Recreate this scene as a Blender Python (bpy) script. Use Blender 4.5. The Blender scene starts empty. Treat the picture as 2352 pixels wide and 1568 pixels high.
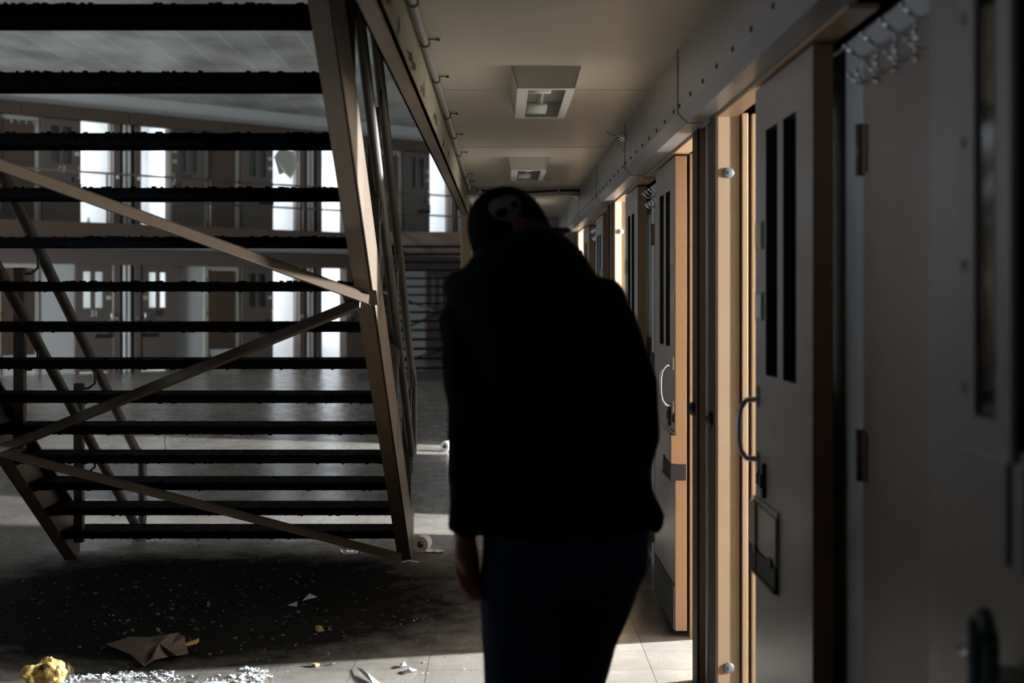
import bpy, bmesh, math, random
from mathutils import Vector, Matrix, Euler
R = math.radians
random.seed(7)
scn = bpy.context.scene
col = scn.collection
V = Vector
FPX = 2352 * 50 / 36.0
CX, CY, H = 1153.0, 680.0, 1.52


def at(px, py, Y):
    """photo pixel + depth -> world point"""
    return V(((px - CX) * Y / FPX, Y, H - (py - CY) * Y / FPX))


def on_floor(px, py):
    Y = H * FPX / (py - CY)
    return V(((px - CX) * Y / FPX, Y, 0))


# ------------------------------------------------------------------ materials
def new_mat(name):
    m = bpy.data.materials.new(name)
    m.use_nodes = True
    nt = m.node_tree
    for n in list(nt.nodes):
        nt.nodes.remove(n)
    out = nt.nodes.new('ShaderNodeOutputMaterial')
    b = nt.nodes.new('ShaderNodeBsdfPrincipled')
    nt.links.new(b.outputs[0], out.inputs[0])
    return m, nt, b


def mat(name, c, rough=0.5, metal=0.0, var=0.25, scale=6.0, bump=0.0, spec=0.5, coat=0.0):
    m, nt, b = new_mat(name)
    L = nt.links.new
    tc = nt.nodes.new('ShaderNodeTexCoord')
    no = nt.nodes.new('ShaderNodeTexNoise')
    no.inputs['Scale'].default_value = scale
    no.inputs['Detail'].default_value = 6
    no.inputs['Roughness'].default_value = 0.65
    L(tc.outputs['Object'], no.inputs['Vector'])
    mx = nt.nodes.new('ShaderNodeMix')
    mx.data_type = 'RGBA'
    mx.inputs[6].default_value = (c[0] * (1 - var), c[1] * (1 - var), c[2] * (1 - var), 1)
    mx.inputs[7].default_value = (min(1, c[0] * (1 + var)), min(1, c[1] * (1 + var)), min(1, c[2] * (1 + var)), 1)
    L(no.outputs['Fac'], mx.inputs[0])
    L(mx.outputs[2], b.inputs['Base Color'])
    b.inputs['Roughness'].default_value = rough
    b.inputs['Metallic'].default_value = metal
    b.inputs['Specular IOR Level'].default_value = spec
    if coat:
        b.inputs['Coat Weight'].default_value = coat
    if bump:
        bp = nt.nodes.new('ShaderNodeBump')
        bp.inputs['Strength'].default_value = bump
        bp.inputs['Distance'].default_value = 0.01
        L(no.outputs['Fac'], bp.inputs['Height'])
        L(bp.outputs[0], b.inputs['Normal'])
    return m


M = {}
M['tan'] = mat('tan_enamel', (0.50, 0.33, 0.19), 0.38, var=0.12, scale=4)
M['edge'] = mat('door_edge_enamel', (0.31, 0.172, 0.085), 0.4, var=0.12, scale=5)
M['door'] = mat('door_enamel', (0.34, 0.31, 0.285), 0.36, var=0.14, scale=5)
M['pier_shade'] = mat('pier_shade_brown', (0.07, 0.05, 0.038), 0.75, var=0.15, scale=5, spec=0.2)  # shade on the posts' corridor face put into the colour
M['board'] = mat('cream_board', (0.40, 0.36, 0.27), 0.9, var=0.15, scale=4, spec=0.0)
M['panel'] = mat('panel_enamel', (0.33, 0.275, 0.23), 0.45, var=0.15, scale=4)
M['fascia'] = mat('fascia_enamel', (0.34, 0.33, 0.325), 0.33, var=0.12, scale=3)
M['stair'] = mat('stair_brown', (0.088, 0.058, 0.035), 0.42, var=0.15, scale=5)
M['beam'] = mat('beam_brown', (0.16, 0.105, 0.068), 0.4, var=0.15, scale=4)
M['tread'] = mat('tread_black', (0.003, 0.003, 0.0035), 0.75, var=0.5, scale=40, bump=0.5, spec=0.06)
M['rail'] = mat('rail_brown', (0.050, 0.037, 0.025), 0.55, var=0.15)
M['white'] = mat('white_wall', (0.60, 0.61, 0.59), 0.55, var=0.06, scale=2)
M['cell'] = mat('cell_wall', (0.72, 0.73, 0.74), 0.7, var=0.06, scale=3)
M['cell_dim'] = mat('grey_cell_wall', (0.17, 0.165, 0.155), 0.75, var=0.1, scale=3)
M['cream'] = mat('cream_paint', (0.52, 0.50, 0.42), 0.45, var=0.08)
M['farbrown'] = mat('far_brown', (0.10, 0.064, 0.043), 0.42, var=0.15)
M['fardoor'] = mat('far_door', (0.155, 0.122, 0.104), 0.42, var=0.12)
M['dark'] = mat('dark_recess', (0.012, 0.011, 0.01), 0.7)
M['metal'] = mat('worn_steel', (0.55, 0.55, 0.55), 0.3, metal=1.0, var=0.2, scale=20)
M['chrome'] = mat('bright_steel', (0.8, 0.82, 0.85), 0.18, metal=1.0, var=0.1)
M['galv'] = mat('galvanised', (0.36, 0.38, 0.39), 0.42, metal=0.6, var=0.2, scale=12)
M['cable'] = mat('black_cable', (0.012, 0.012, 0.01), 0.5)
M['plastic_white'] = mat('white_plastic', (0.75, 0.75, 0.72), 0.5)
M['card'] = mat('yellow_card', (0.55, 0.52, 0.26), 0.6, var=0.2, scale=30)
M['cardw'] = mat('white_card', (0.75, 0.73, 0.62), 0.6, var=0.15, scale=30)
M['fixture'] = mat('fixture_white', (0.58, 0.57, 0.53), 0.35, var=0.08)
M['tube'] = mat('lamp_tube', (0.85, 0.86, 0.84), 0.15, var=0.03)
M['reflector'] = mat('reflector', (0.80, 0.80, 0.76), 0.25, metal=0.0, var=0.15)
M['jacket'] = mat('black_jacket', (0.005, 0.005, 0.004), 0.85, var=0.3, scale=14, spec=0.12)
M['collar'] = mat('brown_collar', (0.15, 0.08, 0.07), 0.9, var=0.3, scale=60, spec=0.1)
M['jeans'] = mat('blue_jeans', (0.026, 0.044, 0.085), 0.85, var=0.35, scale=10, spec=0.15)
M['skin'] = mat('skin', (0.55, 0.27, 0.22), 0.5, var=0.15, scale=18)
M['cap'] = mat('black_cap', (0.005, 0.005, 0.005), 0.9, var=0.3, scale=30, spec=0.1)
M['patch'] = mat('cap_patch', (0.17, 0.17, 0.168), 0.8, var=0.3, scale=40)
M['shoe'] = mat('dark_shoe', (0.015, 0.012, 0.01), 0.6)
M['hair'] = mat('hair', (0.03, 0.02, 0.015), 0.7, var=0.4, scale=80)
M['paper'] = mat('brown_paper', (0.17, 0.115, 0.085), 0.8, var=0.3, scale=12)
M['yellow'] = mat('yellow_foam', (0.44, 0.29, 0.075), 0.6, var=0.55, scale=14, bump=0.6)
M['plaster'] = mat('plaster_flake', (0.72, 0.74, 0.76), 0.8, var=0.12)
M['chip'] = mat('grime_chip', (0.16, 0.14, 0.12), 0.8, var=0.8, scale=25)
M['rollpaper'] = mat('toilet_paper', (0.82, 0.82, 0.80), 0.85, var=0.05)
M['kraft'] = mat('cardboard_core', (0.32, 0.18, 0.08), 0.8, var=0.2)
M['handnum'] = mat('number_dark', (0.03, 0.028, 0.03), 0.5)
M['numlight'] = mat('number_light', (0.62, 0.66, 0.74), 0.35)
M['kick'] = mat('kick_plate', (0.035, 0.034, 0.034), 0.4, metal=0.3, var=0.5, scale=20)
M['bluish'] = mat('teal_steel', (0.10, 0.14, 0.15), 0.45, metal=0.3)


def glass(name, c=(0.9, 0.95, 0.95), rough=0.05):
    m, nt, b = new_mat(name)
    b.inputs['Base Color'].default_value = (*c, 1)
    b.inputs['Roughness'].default_value = rough
    b.inputs['Transmission Weight'].default_value = 1.0
    b.inputs['IOR'].default_value = 1.45
    return m


def thin_glass(name, tint=0.75, rough=0.08, k=0.9):
    m = bpy.data.materials.new(name)
    m.use_nodes = True
    nt = m.node_tree
    for n in list(nt.nodes):
        nt.nodes.remove(n)
    out = nt.nodes.new('ShaderNodeOutputMaterial')
    t = nt.nodes.new('ShaderNodeBsdfTransparent')
    t.inputs[0].default_value = (tint, tint * 1.02, tint, 1)
    g = nt.nodes.new('ShaderNodeBsdfGlossy')
    g.inputs['Roughness'].default_value = rough
    lw = nt.nodes.new('ShaderNodeLayerWeight')
    lw.inputs[0].default_value = 0.5
    pw = nt.nodes.new('ShaderNodeMath')
    pw.operation = 'POWER'
    pw.inputs[1].default_value = 5.0
    nt.links.new(lw.outputs['Facing'], pw.inputs[0])
    fr = nt.nodes.new('ShaderNodeMath')
    fr.operation = 'MULTIPLY_ADD'
    fr.inputs[1].default_value = k
    fr.inputs[2].default_value = 0.04
    nt.links.new(pw.outputs[0], fr.inputs[0])
    mx = nt.nodes.new('ShaderNodeMixShader')
    nt.links.new(fr.outputs[0], mx.inputs[0])
    nt.links.new(t.outputs[0], mx.inputs[1])
    nt.links.new(g.outputs[0], mx.inputs[2])
    nt.links.new(mx.outputs[0], out.inputs[0])
    return m


M['pane'] = thin_glass('slit_glass')
M['lens'] = thin_glass('lens_glass', 0.95, 0.05, 0.35)
M['shard'] = mat('milky_plastic', (0.55, 0.58, 0.60), 0.2, var=0.2, scale=30)
M['clear'] = glass('clear_plastic', rough=0.12)


def floor_material():
    m, nt, b = new_mat('vinyl_tile_floor')
    L = nt.links.new
    N = nt.nodes.new
    geo = N('ShaderNodeNewGeometry')
    br = N('ShaderNodeTexBrick')
    br.offset = 0.0
    br.inputs['Scale'].default_value = 1.0
    br.inputs['Brick Width'].default_value = 0.305
    br.inputs['Row Height'].default_value = 0.305
    br.inputs['Mortar Size'].default_value = 0.0022
    br.inputs['Mortar Smooth'].default_value = 0.3
    br.inputs['Color1'].default_value = (0.29, 0.263, 0.228, 1)
    br.inputs['Color2'].default_value = (0.255, 0.228, 0.195, 1)
    br.inputs['Mortar'].default_value = (0.11, 0.095, 0.08, 1)
    L(geo.outputs['Position'], br.inputs['Vector'])
    # wear and scattered grime
    n1 = N('ShaderNodeTexNoise')
    n1.inputs['Scale'].default_value = 2.2
    n1.inputs['Detail'].default_value = 8
    n1.inputs['Roughness'].default_value = 0.7
    L(geo.outputs['Position'], n1.inputs['Vector'])
    r1 = N('ShaderNodeValToRGB')
    r1.color_ramp.elements[0].position = 0.36
    r1.color_ramp.elements[0].color = (0.80, 0.78, 0.75, 1)
    r1.color_ramp.elements[1].position = 0.62
    r1.color_ramp.elements[1].color = (1, 1, 1, 1)
    L(n1.outputs['Fac'], r1.inputs[0])
    mu = N('ShaderNodeMix')
    mu.data_type = 'RGBA'
    mu.blend_type = 'MULTIPLY'
    mu.inputs[0].default_value = 1
    L(br.outputs['Color'], mu.inputs[6])
    L(r1.outputs[0], mu.inputs[7])
    # specks
    n2 = N('ShaderNodeTexNoise')
    n2.inputs['Scale'].default_value = 42
    n2.inputs['Detail'].default_value = 4
    L(geo.outputs['Position'], n2.inputs['Vector'])
    r2 = N('ShaderNodeValToRGB')
    r2.color_ramp.elements[0].position = 0.66
    r2.color_ramp.elements[0].color = (0, 0, 0, 1)
    r2.color_ramp.elements[1].position = 0.70
    r2.color_ramp.elements[1].color = (1, 1, 1, 1)
    L(n2.outputs['Fac'], r2.inputs[0])
    # soil plus painted-in shade on the floor under the stair: soft ellipse broken up by noise
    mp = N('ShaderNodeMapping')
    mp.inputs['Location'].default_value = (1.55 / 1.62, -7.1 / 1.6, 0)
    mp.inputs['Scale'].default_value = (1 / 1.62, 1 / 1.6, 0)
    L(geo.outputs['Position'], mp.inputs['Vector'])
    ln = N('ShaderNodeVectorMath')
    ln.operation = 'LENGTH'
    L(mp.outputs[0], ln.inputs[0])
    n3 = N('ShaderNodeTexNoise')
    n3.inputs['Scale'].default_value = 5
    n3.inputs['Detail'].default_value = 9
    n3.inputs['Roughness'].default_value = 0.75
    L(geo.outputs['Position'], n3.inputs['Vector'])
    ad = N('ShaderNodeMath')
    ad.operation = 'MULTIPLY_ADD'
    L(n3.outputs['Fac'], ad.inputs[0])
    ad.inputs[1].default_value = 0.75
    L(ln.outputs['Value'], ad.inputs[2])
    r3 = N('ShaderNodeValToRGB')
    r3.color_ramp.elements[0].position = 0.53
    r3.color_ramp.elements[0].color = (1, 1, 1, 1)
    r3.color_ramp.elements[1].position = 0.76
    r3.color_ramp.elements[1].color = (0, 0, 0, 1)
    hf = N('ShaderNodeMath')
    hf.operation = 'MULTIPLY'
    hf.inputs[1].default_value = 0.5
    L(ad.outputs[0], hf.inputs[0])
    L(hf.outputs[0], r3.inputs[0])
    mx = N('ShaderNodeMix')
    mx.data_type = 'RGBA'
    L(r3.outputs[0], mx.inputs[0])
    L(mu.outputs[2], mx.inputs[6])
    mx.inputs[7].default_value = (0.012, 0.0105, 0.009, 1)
    mx2 = N('ShaderNodeMix')
    mx2.data_type = 'RGBA'
    sc = N('ShaderNodeMath')
    sc.operation = 'MULTIPLY'
    sc.inputs[1].default_value = 0.75
    L(r2.outputs[0], sc.inputs[0])
    L(sc.outputs[0], mx2.inputs[0])
    L(mx.outputs[2], mx2.inputs[6])
    mx2.inputs[7].default_value = (0.035, 0.03, 0.026, 1)
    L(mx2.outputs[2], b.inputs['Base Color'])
    ro = N('ShaderNodeMapRange')
    ro.inputs[1].default_value = 0.3
    ro.inputs[2].default_value = 0.7
    ro.inputs[3].default_value = 0.22
    ro.inputs[4].default_value = 0.31
    L(n1.outputs['Fac'], ro.inputs[0])
    ra = N('ShaderNodeMath')
    ra.operation = 'MULTIPLY_ADD'
    ra.use_clamp = True
    L(r3.outputs[0], ra.inputs[0])
    ra.inputs[1].default_value = 0.6
    L(ro.outputs[0], ra.inputs[2])
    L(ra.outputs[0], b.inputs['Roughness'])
    sp = N('ShaderNodeMath')
    sp.operation = 'MULTIPLY_ADD'
    L(r3.outputs[0], sp.inputs[0])
    sp.inputs[1].default_value = -0.42
    sp.inputs[2].default_value = 0.5
    L(sp.outputs[0], b.inputs['Specular IOR Level'])
    bp = N('ShaderNodeBump')
    bp.inputs['Strength'].default_value = 0.12
    bp.inputs['Distance'].default_value = 0.004
    L(n3.outputs['Fac'], bp.inputs['Height'])
    L(bp.outputs[0], b.inputs['Normal'])
    return m


def tile_ceiling_material():
    m, nt, b = new_mat('acoustic_tile')
    L = nt.links.new
    N = nt.nodes.new
    geo = N('ShaderNodeNewGeometry')
    sw = N('ShaderNodeVectorMath')
    L(geo.outputs['Position'], sw.inputs[0])
    sw.operation = 'ADD'
    sw.inputs[1].default_value = (0.1, 0, 0)
    br = N('ShaderNodeTexBrick')
    br.offset = 0.0
    br.inputs['Scale'].default_value = 1.0
    br.inputs['Brick Width'].default_value = 0.61
    br.inputs['Row Height'].default_value = 1.22
    br.inputs['Mortar Size'].default_value = 0.012
    br.inputs['Color1'].default_value = (0.46, 0.46, 0.43, 1)
    br.inputs['Color2'].default_value = (0.38, 0.38, 0.35, 1)
    br.inputs['Mortar'].default_value = (0.62, 0.62, 0.58, 1)
    L(sw.outputs[0], br.inputs['Vector'])
    n = N('ShaderNodeTexNoise')
    n.inputs['Scale'].default_value = 1.2
    n.inputs['Detail'].default_value = 8
    mp = N('ShaderNodeMapping')
    mp.inputs['Scale'].default_value = (1, 0.7, 1)
    L(geo.outputs['Position'], mp.inputs[0])
    L(mp.outputs[0], n.inputs['Vector'])
    r = N('ShaderNodeValToRGB')
    r.color_ramp.elements[0].position = 0.33
    r.color_ramp.elements[0].color = (0.6, 0.58, 0.52, 1)
    r.color_ramp.elements[1].position = 0.6
    r.color_ramp.elements[1].color = (1, 1, 1, 1)
    L(n.outputs['Fac'], r.inputs[0])
    mu = N('ShaderNodeMix')
    mu.data_type = 'RGBA'
    mu.blend_type = 'MULTIPLY'
    mu.inputs[0].default_value = 1
    L(br.outputs['Color'], mu.inputs[6])
    L(r.outputs[0], mu.inputs[7])
    L(mu.outputs[2], b.inputs['Base Color'])
    b.inputs['Roughness'].default_value = 0.55
    return m


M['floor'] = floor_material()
M['tile'] = tile_ceiling_material()
M['ceil'] = mat('corridor_ceiling', (0.47, 0.42, 0.33), 0.36, var=0.08, scale=2.5)
M['plain'] = mat('plain_wall', (0.19, 0.17, 0.15), 0.6, var=0.1)


# ------------------------------------------------------------------ mesh builder
class MB:
    def __init__(self):
        self.bm = bmesh.new()

    def box(self, x0, x1, y0, y1, z0, z1, mi=0, mtx=None):
        ps = [(x0, y0, z0), (x1, y0, z0), (x1, y1, z0), (x0, y1, z0), (x0, y0, z1), (x1, y0, z1), (x1, y1, z1), (x0, y1, z1)]
        vs = [self.bm.verts.new((mtx @ V(p)) if mtx else p) for p in ps]
        for f in ((0, 3, 2, 1), (4, 5, 6, 7), (0, 1, 5, 4), (1, 2, 6, 5), (2, 3, 7, 6), (3, 0, 4, 7)):
            self.bm.faces.new([vs[i] for i in f]).material_index = mi
        return self

    def hexa(self, bot, top, mi=0):
        """bot, top: 4 points each, same winding"""
        vs = [self.bm.verts.new(p) for p in list(bot) + list(top)]
        for f in ((3, 2, 1, 0), (4, 5, 6, 7), (0, 1, 5, 4), (1, 2, 6, 5), (2, 3, 7, 6), (3, 0, 4, 7)):
            self.bm.faces.new([vs[i] for i in f]).material_index = mi
        return self

    def prism(self, pts, vec, mi=0):
        """closed polygon (3d points) extruded along vec"""
        a = [self.bm.verts.new(p) for p in pts]
        b = [self.bm.verts.new(V(p) + V(vec)) for p in pts]
        n = len(pts)
        self.bm.faces.new(a[::-1]).material_index = mi
        self.bm.faces.new(b).material_index = mi
        for i in range(n):
            self.bm.faces.new([a[i], a[(i + 1) % n], b[(i + 1) % n], b[i]]).material_index = mi
        return self

    def loft(self, pts, radii, seg=12, ref=(1, 0, 0), mi=0, power=2.0, smooth=True):
        pts = [V(p) for p in pts]
        n = len(pts)
        rings = []
        for i, p in enumerate(pts):
            t = (pts[min(i + 1, n - 1)] - pts[max(i - 1, 0)])
            t = t.normalized() if t.length > 1e-9 else V((0, 0, 1))
            u = V(ref) - t * V(ref).dot(t)
            if u.length < 1e-4:
                u = V((0, 1, 0)) - t * t.y
            u.normalize()
            v = t.cross(u)
            a, b = radii[i] if isinstance(radii[i], (tuple, list)) else (radii[i], radii[i])
            ring = []
            for k in range(seg):
                th = 2 * math.pi * k / seg
                c, s = math.cos(th), math.sin(th)
                cc = math.copysign(abs(c) ** (2 / power), c)
                ss = math.copysign(abs(s) ** (2 / power), s)
                ring.append(self.bm.verts.new(p + u * a * cc + v * b * ss))
            rings.append(ring)
        for i in range(n - 1):
            for k in range(seg):
                f = self.bm.faces.new([rings[i][k], rings[i][(k + 1) % seg], rings[i + 1][(k + 1) % seg], rings[i + 1][k]])
                f.material_index = mi
                f.smooth = smooth
        self.bm.faces.new(rings[0][::-1]).material_index = mi
        self.bm.faces.new(rings[-1]).material_index = mi
        return self

    def tube(self, pts, r, seg=12, mi=0):
        pts = [V(p) for p in pts]
        d = (pts[-1] - pts[0])
        ref = (1, 0, 0) if abs(d.normalized().x) < 0.8 else (0, 0, 1)
        if d.length < 1e-6:
            ref = (1, 0, 0)
        return self.loft(pts, [r] * len(pts), seg, ref, mi)

    def ellipsoid(self, c, r, seg=16, rings=10, mi=0, mtx=None):
        res = bmesh.ops.create_uvsphere(self.bm, u_segments=seg, v_segments=rings, radius=1)
        for v in res['verts']:
            p = V((v.co.x * r[0], v.co.y * r[1], v.co.z * r[2]))
            if mtx:
                p = mtx @ p
            v.co = p + V(c)
            for f in v.link_faces:
                f.material_index = mi
                f.smooth = True
        return self

    def holed(self, us, zs, holes, y0, y1, mi=0):
        """plate in local x/z with rectangular holes; holes: set of (i,j) grid cells"""
        for i in range(len(us) - 1):
            for j in range(len(zs) - 1):
                if (i, j) in holes:
                    continue
                self.quadbox(us, zs, i, j, holes, y0, y1, mi)
        bmesh.ops.remove_doubles(self.bm, verts=self.bm.verts, dist=1e-5)
        return self

    def quadbox(self, us, zs, i, j, holes, y0, y1, mi):
        x0, x1, z0, z1 = us[i], us[i + 1], zs[j], zs[j + 1]
        nv = self.bm.verts.new
        F = [nv((x0, y0, z0)), nv((x1, y0, z0)), nv((x1, y0, z1)), nv((x0, y0, z1))]
        B = [nv((x0, y1, z0)), nv((x1, y1, z0)), nv((x1, y1, z1)), nv((x0, y1, z1))]
        self.bm.faces.new(F).material_index = mi
        self.bm.faces.new(B[::-1]).material_index = mi
        nx, nz = len(us) - 1, len(zs) - 1

        def open_(a, b):
            return a < 0 or b < 0 or a >= nx or b >= nz or (a, b) in holes
        for (da, db, e) in ((0, -1, (0, 1)), (1, 0, (1, 2)), (0, 1, (2, 3)), (-1, 0, (3, 0))):
            if open_(i + da, j + db):
                p, q = e
                self.bm.faces.new([F[q], F[p], B[p], B[q]]).material_index = mi

    def mesh(self, name, mats):
        bmesh.ops.recalc_face_normals(self.bm, faces=self.bm.faces)
        me = bpy.data.meshes.new(name)
        self.bm.to_mesh(me)
        self.bm.free()
        for m in (mats if isinstance(mats, (list, tuple)) else [mats]):
            me.materials.append(m)
        return me


MTX = {}


def thing(name, label, cat, loc=(0, 0, 0), rotz=0.0, group=None):
    o = bpy.data.objects.new(name, None)
    o.empty_display_size = 0.1
    col.objects.link(o)
    o.location = loc
    o.rotation_euler = (0, 0, rotz)
    o['label'] = label
    o['category'] = cat
    if group:
        o['group'] = group
    MTX[o.name] = Matrix.Translation(V(loc)) @ Matrix.Rotation(rotz, 4, 'Z')
    return o


def put(name, me, parent=None, bevel=0.0, world=False, label=None):
    """link a mesh (or MB result) as an object"""
    o = bpy.data.objects.new(name, me)
    col.objects.link(o)
    if parent:
        o.parent = parent
        if world and parent.name in MTX:
            me.transform(MTX[parent.name].inverted())
    if bevel:
        b = o.modifiers.new('Bevel', 'BEVEL')
        b.width = bevel
        b.segments = 2
        b.limit_method = 'ANGLE'
        b.angle_limit = R(40)
    if label:
        o['label'] = label
    return o


def tag(o, label, cat, group=None, kind=None):
    o['label'] = label
    o['category'] = cat
    if group:
        o['group'] = group
    if kind:
        o['kind'] = kind
    return o


def struct(name, mb, mats, bevel=0.0, mtx=None, label=None, cat=None):
    me = mb.mesh(name, mats)
    o = put(name, me, None, bevel)
    if mtx is not None:
        o.matrix_world = mtx
    o['kind'] = 'structure'
    o['label'] = label or name.replace('_', ' ')
    o['category'] = cat or name.split('_')[0]
    return o


def text_mesh(txt, size, m, depth=0.002):
    c = bpy.data.curves.new('number', 'FONT')
    c.body = txt
    c.size = size
    c.align_x = 'CENTER'
    c.align_y = 'CENTER'
    c.extrude = depth
    c.offset = 0.004
    o = bpy.data.objects.new('number_tmp', c)
    col.objects.link(o)
    bpy.context.view_layer.update()
    dg = bpy.context.evaluated_depsgraph_get()
    me = bpy.data.meshes.new_from_object(o.evaluated_get(dg))
    bpy.data.objects.remove(o)
    bpy.data.curves.remove(c)
    me.transform(Matrix.Rotation(R(90), 4, 'X'))
    me.materials.clear()
    me.materials.append(m)
    return me


# ------------------------------------------------------------------ key dimensions
PIER_X = 0.755        # corridor face of the steel posts on the right
PERIOD = 4.56
C0 = 5.33             # first pier centre along the corridor
CEIL = 2.438          # corridor ceiling
DOORH = 2.145
ROOF = 5.55
ZUP = 2.82            # upper tier floor
MR = [Matrix.Translation((PIER_X, C0 + PERIOD * k, 0)) @ Matrix.Rotation(R(-90), 4, 'Z') for k in range(-1, 4)]


def right_bay(k):
    return (PIER_X, C0 + PERIOD * k, 0.0), R(-90)


FAR0 = V((-9.45, 26.8, 0))
FD = V((0.7167, 0.6974, 0))
FROT = math.atan2(FD.y, FD.x)
FC0 = 2.66


def far_bay(k, z0=0.0):
    p = FAR0 + FD * (FC0 + PERIOD * k)
    return (p.x, p.y, z0), FROT


def mtx_of(loc, rot):
    return Matrix.Translation(V(loc)) @ Matrix.Rotation(rot, 4, 'Z')


# ------------------------------------------------------------------ setting
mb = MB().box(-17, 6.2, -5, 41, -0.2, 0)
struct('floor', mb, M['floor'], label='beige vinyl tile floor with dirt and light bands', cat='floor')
mb = MB().box(-17, 6.2, -5, 41, ROOF, ROOF + 0.2)
struct('ceiling', mb, M['tile'], label='grey tiled ceiling high above the atrium', cat='ceiling')
# corridor ceiling = underside of the upper walkway, with lower strip beyond the cross beam
mb = MB().box(-0.306, 6.2, -5, 40, CEIL, ZUP)
mb.box(-2.75, -0.306, -5, 3.35, CEIL + 0.1, ZUP)
for y in (-1.0, 1.44, 3.88, 6.32, 8.76, 11.2):
    mb.box(-0.30, 0.66, y, y + 0.03, CEIL - 0.002, CEIL + 0.01)
struct('ceiling_corridor', mb, M['ceil'], label='cream painted ceiling low over the corridor', cat='ceiling')

# right wall row, far wall rows -------------------------------------------------
PH = 0.31   # pier half width
OP = 1.01   # opening outer edge


def wall_row(name, bays, ends, z0, htop, mats, label):
    """white wall between openings + jambs; local frame of bay 0. bays: list of k; ends: (x0,x1) in local x of bay 0"""
    mb = MB()
    cs = sorted(PERIOD * k for k in bays)
    xs = [ends[0]]
    for c in cs:
        xs += [c - OP, c + OP]
    xs.append(ends[1])
    for i in range(0, len(xs), 2):
        if xs[i + 1] > xs[i]:
            mb.box(xs[i], xs[i + 1], 0.116, 0.25, 0, DOORH + 0.02)
    for c in cs:
        for s in (-1, 1):
            a, b = sorted((c + s * (OP - 0.004), c + s * (OP + 0.07)))
            mb.box(a, b, 0.082, 0.26, 0, DOORH + 0.01, 1)
    mb.box(ends[0], ends[1], 0.02, 0.25, DOORH + 0.02, htop)
    return mb


# right wall
mtx = mtx_of(*right_bay(0))
mb = wall_row('wall_right', [0, -1, -2, -3, 1], (-16.0, 10.0), 0, CEIL, None, '')
mb.box(-36, 10, 0.116, 0.25, CEIL, ROOF)
struct('wall_right', mb, [M['white'], M['edge']], mtx=mtx, label='white painted cell wall along the right of the corridor', cat='wall')


def pier_mesh(mats, rib):
    mb = MB()
    for s in (-1, 1):
        # bevelled steel post
        x0, x1 = (s * PH, s * (PH - 0.15))
        pts = [(x0, 0.008, 0), (x0, 0.085, 0), (x1, 0.085, 0), (x1, 0.0, 0), (x0 - s * 0.012, 0.0, 0), (x0 - s * 0.0035, 0.0022, 0)]
        mb.prism(pts, (0, 0, 2.165 - 0.0), 0)
        a_, b_ = sorted((x0 - s * 0.014, x1))
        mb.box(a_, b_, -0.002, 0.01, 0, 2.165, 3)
        # jamb stop and return behind the post
        mb.box(min(x0 + s * .012, x0 - s * .14), max(x0 + s * .012, x0 - s * .14), 0.09, 0.112, 0, 2.165, 0)
        mb.box(min(x0 - s * .002, x0 - s * .14), max(x0 - s * .002, x0 - s * .14), 0.128, 0.25, 0, 2.165, 0)
        mb.box(min(x0 - s * .02, x0 - s * .14), max(x0 - s * .02, x0 - s * .14), 0.08, 0.14, 0, 2.165, 2)
    # twin white ribs
    for s in (-1, 1):
        mb.loft([(s * 0.05, 0.03, 0), (s * 0.05, 0.03, 2.165)], [(rib, rib * 0.83)] * 2, 10, (1, 0, 0), 1, power=3)
    mb.box(-PH + 0.14, PH - 0.14, 0.055, 0.2, 0, 2.165, 2)
    return mb.mesh('pier', mats)


pier_near = pier_mesh([M['tan'], M['door'], M['dark'], M['pier_shade']], 0.016)  # shade is in the colours: dark corridor face, greyed ribs
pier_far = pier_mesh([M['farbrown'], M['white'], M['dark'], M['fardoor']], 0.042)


def disc_mesh(r, t, m, slot=True):
    mb = MB()
    mb.loft([(0, 0, 0), (0, -t * 0.7, 0), (0, -t, 0)], [r, r, r * 0.82], 20, (1, 0, 0))
    if slot:
        mb.loft([(0, -t, 0), (0, -t - 0.003, 0)], [r * 0.5, r * 0.45], 16, (1, 0, 0))
        mb.box(-r * 0.08, r * 0.08, -t - 0.005, -t, -r * 0.35, r * 0.35)
    return mb.mesh('disc', m)


bolt_me = disc_mesh(0.018, 0.008, M['galv'])
knob_me = disc_mesh(0.042, 0.025, M['chrome'])
knob_near = disc_mesh(0.026, 0.018, M['kick'])
ORD = ['first', 'second', 'third', 'fourth', 'fifth']


def pier(k, loc, rot, me, label, bolts=True):
    t = thing('steel_pier', label, 'pier', loc, rot)
    put('post_frame', me, t, bevel=0.003)
    for s in (-1, 1):
        o = put('lock_knob', knob_near if bolts else knob_me, t)
        o.location = (s * 0.235, -0.002, 1.08)
        if bolts:
            for z in (0.21, 1.075, 1.955):
                if z == 1.075:
                    continue
                b = put('bolt', bolt_me, t, label='grey round bolt head')
                b.location = (s * PH, 0.045, z)
                b.rotation_euler = (0, 0, R(90) * s)
    return t


for k, w in ((-1, 'beside the camera at the right edge'), (0, 'nearest whole one, brightly lit'), (1, 'second lit one along the corridor'), (2, 'third lit one behind the man')):
    loc, rot = right_bay(k)
    pier(k, loc, rot, pier_near, 'tan steel pier between open cell doors, ' + w)
for k in (-1, 0, 1, 2):
    for z0, nm in ((0.0, 'lower'), (ZUP, 'upper')):
        loc, rot = far_bay(k, z0)
        w = {-1: 'at the left photo edge', 0: 'between the doors left of centre', 1: 'behind the right tread ends', 2: 'in the far right corner'}[k]
        pier(k, loc, rot, pier_far, 'brown pier with white ribs, %s tier, %s' % (nm, w), False)

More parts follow.
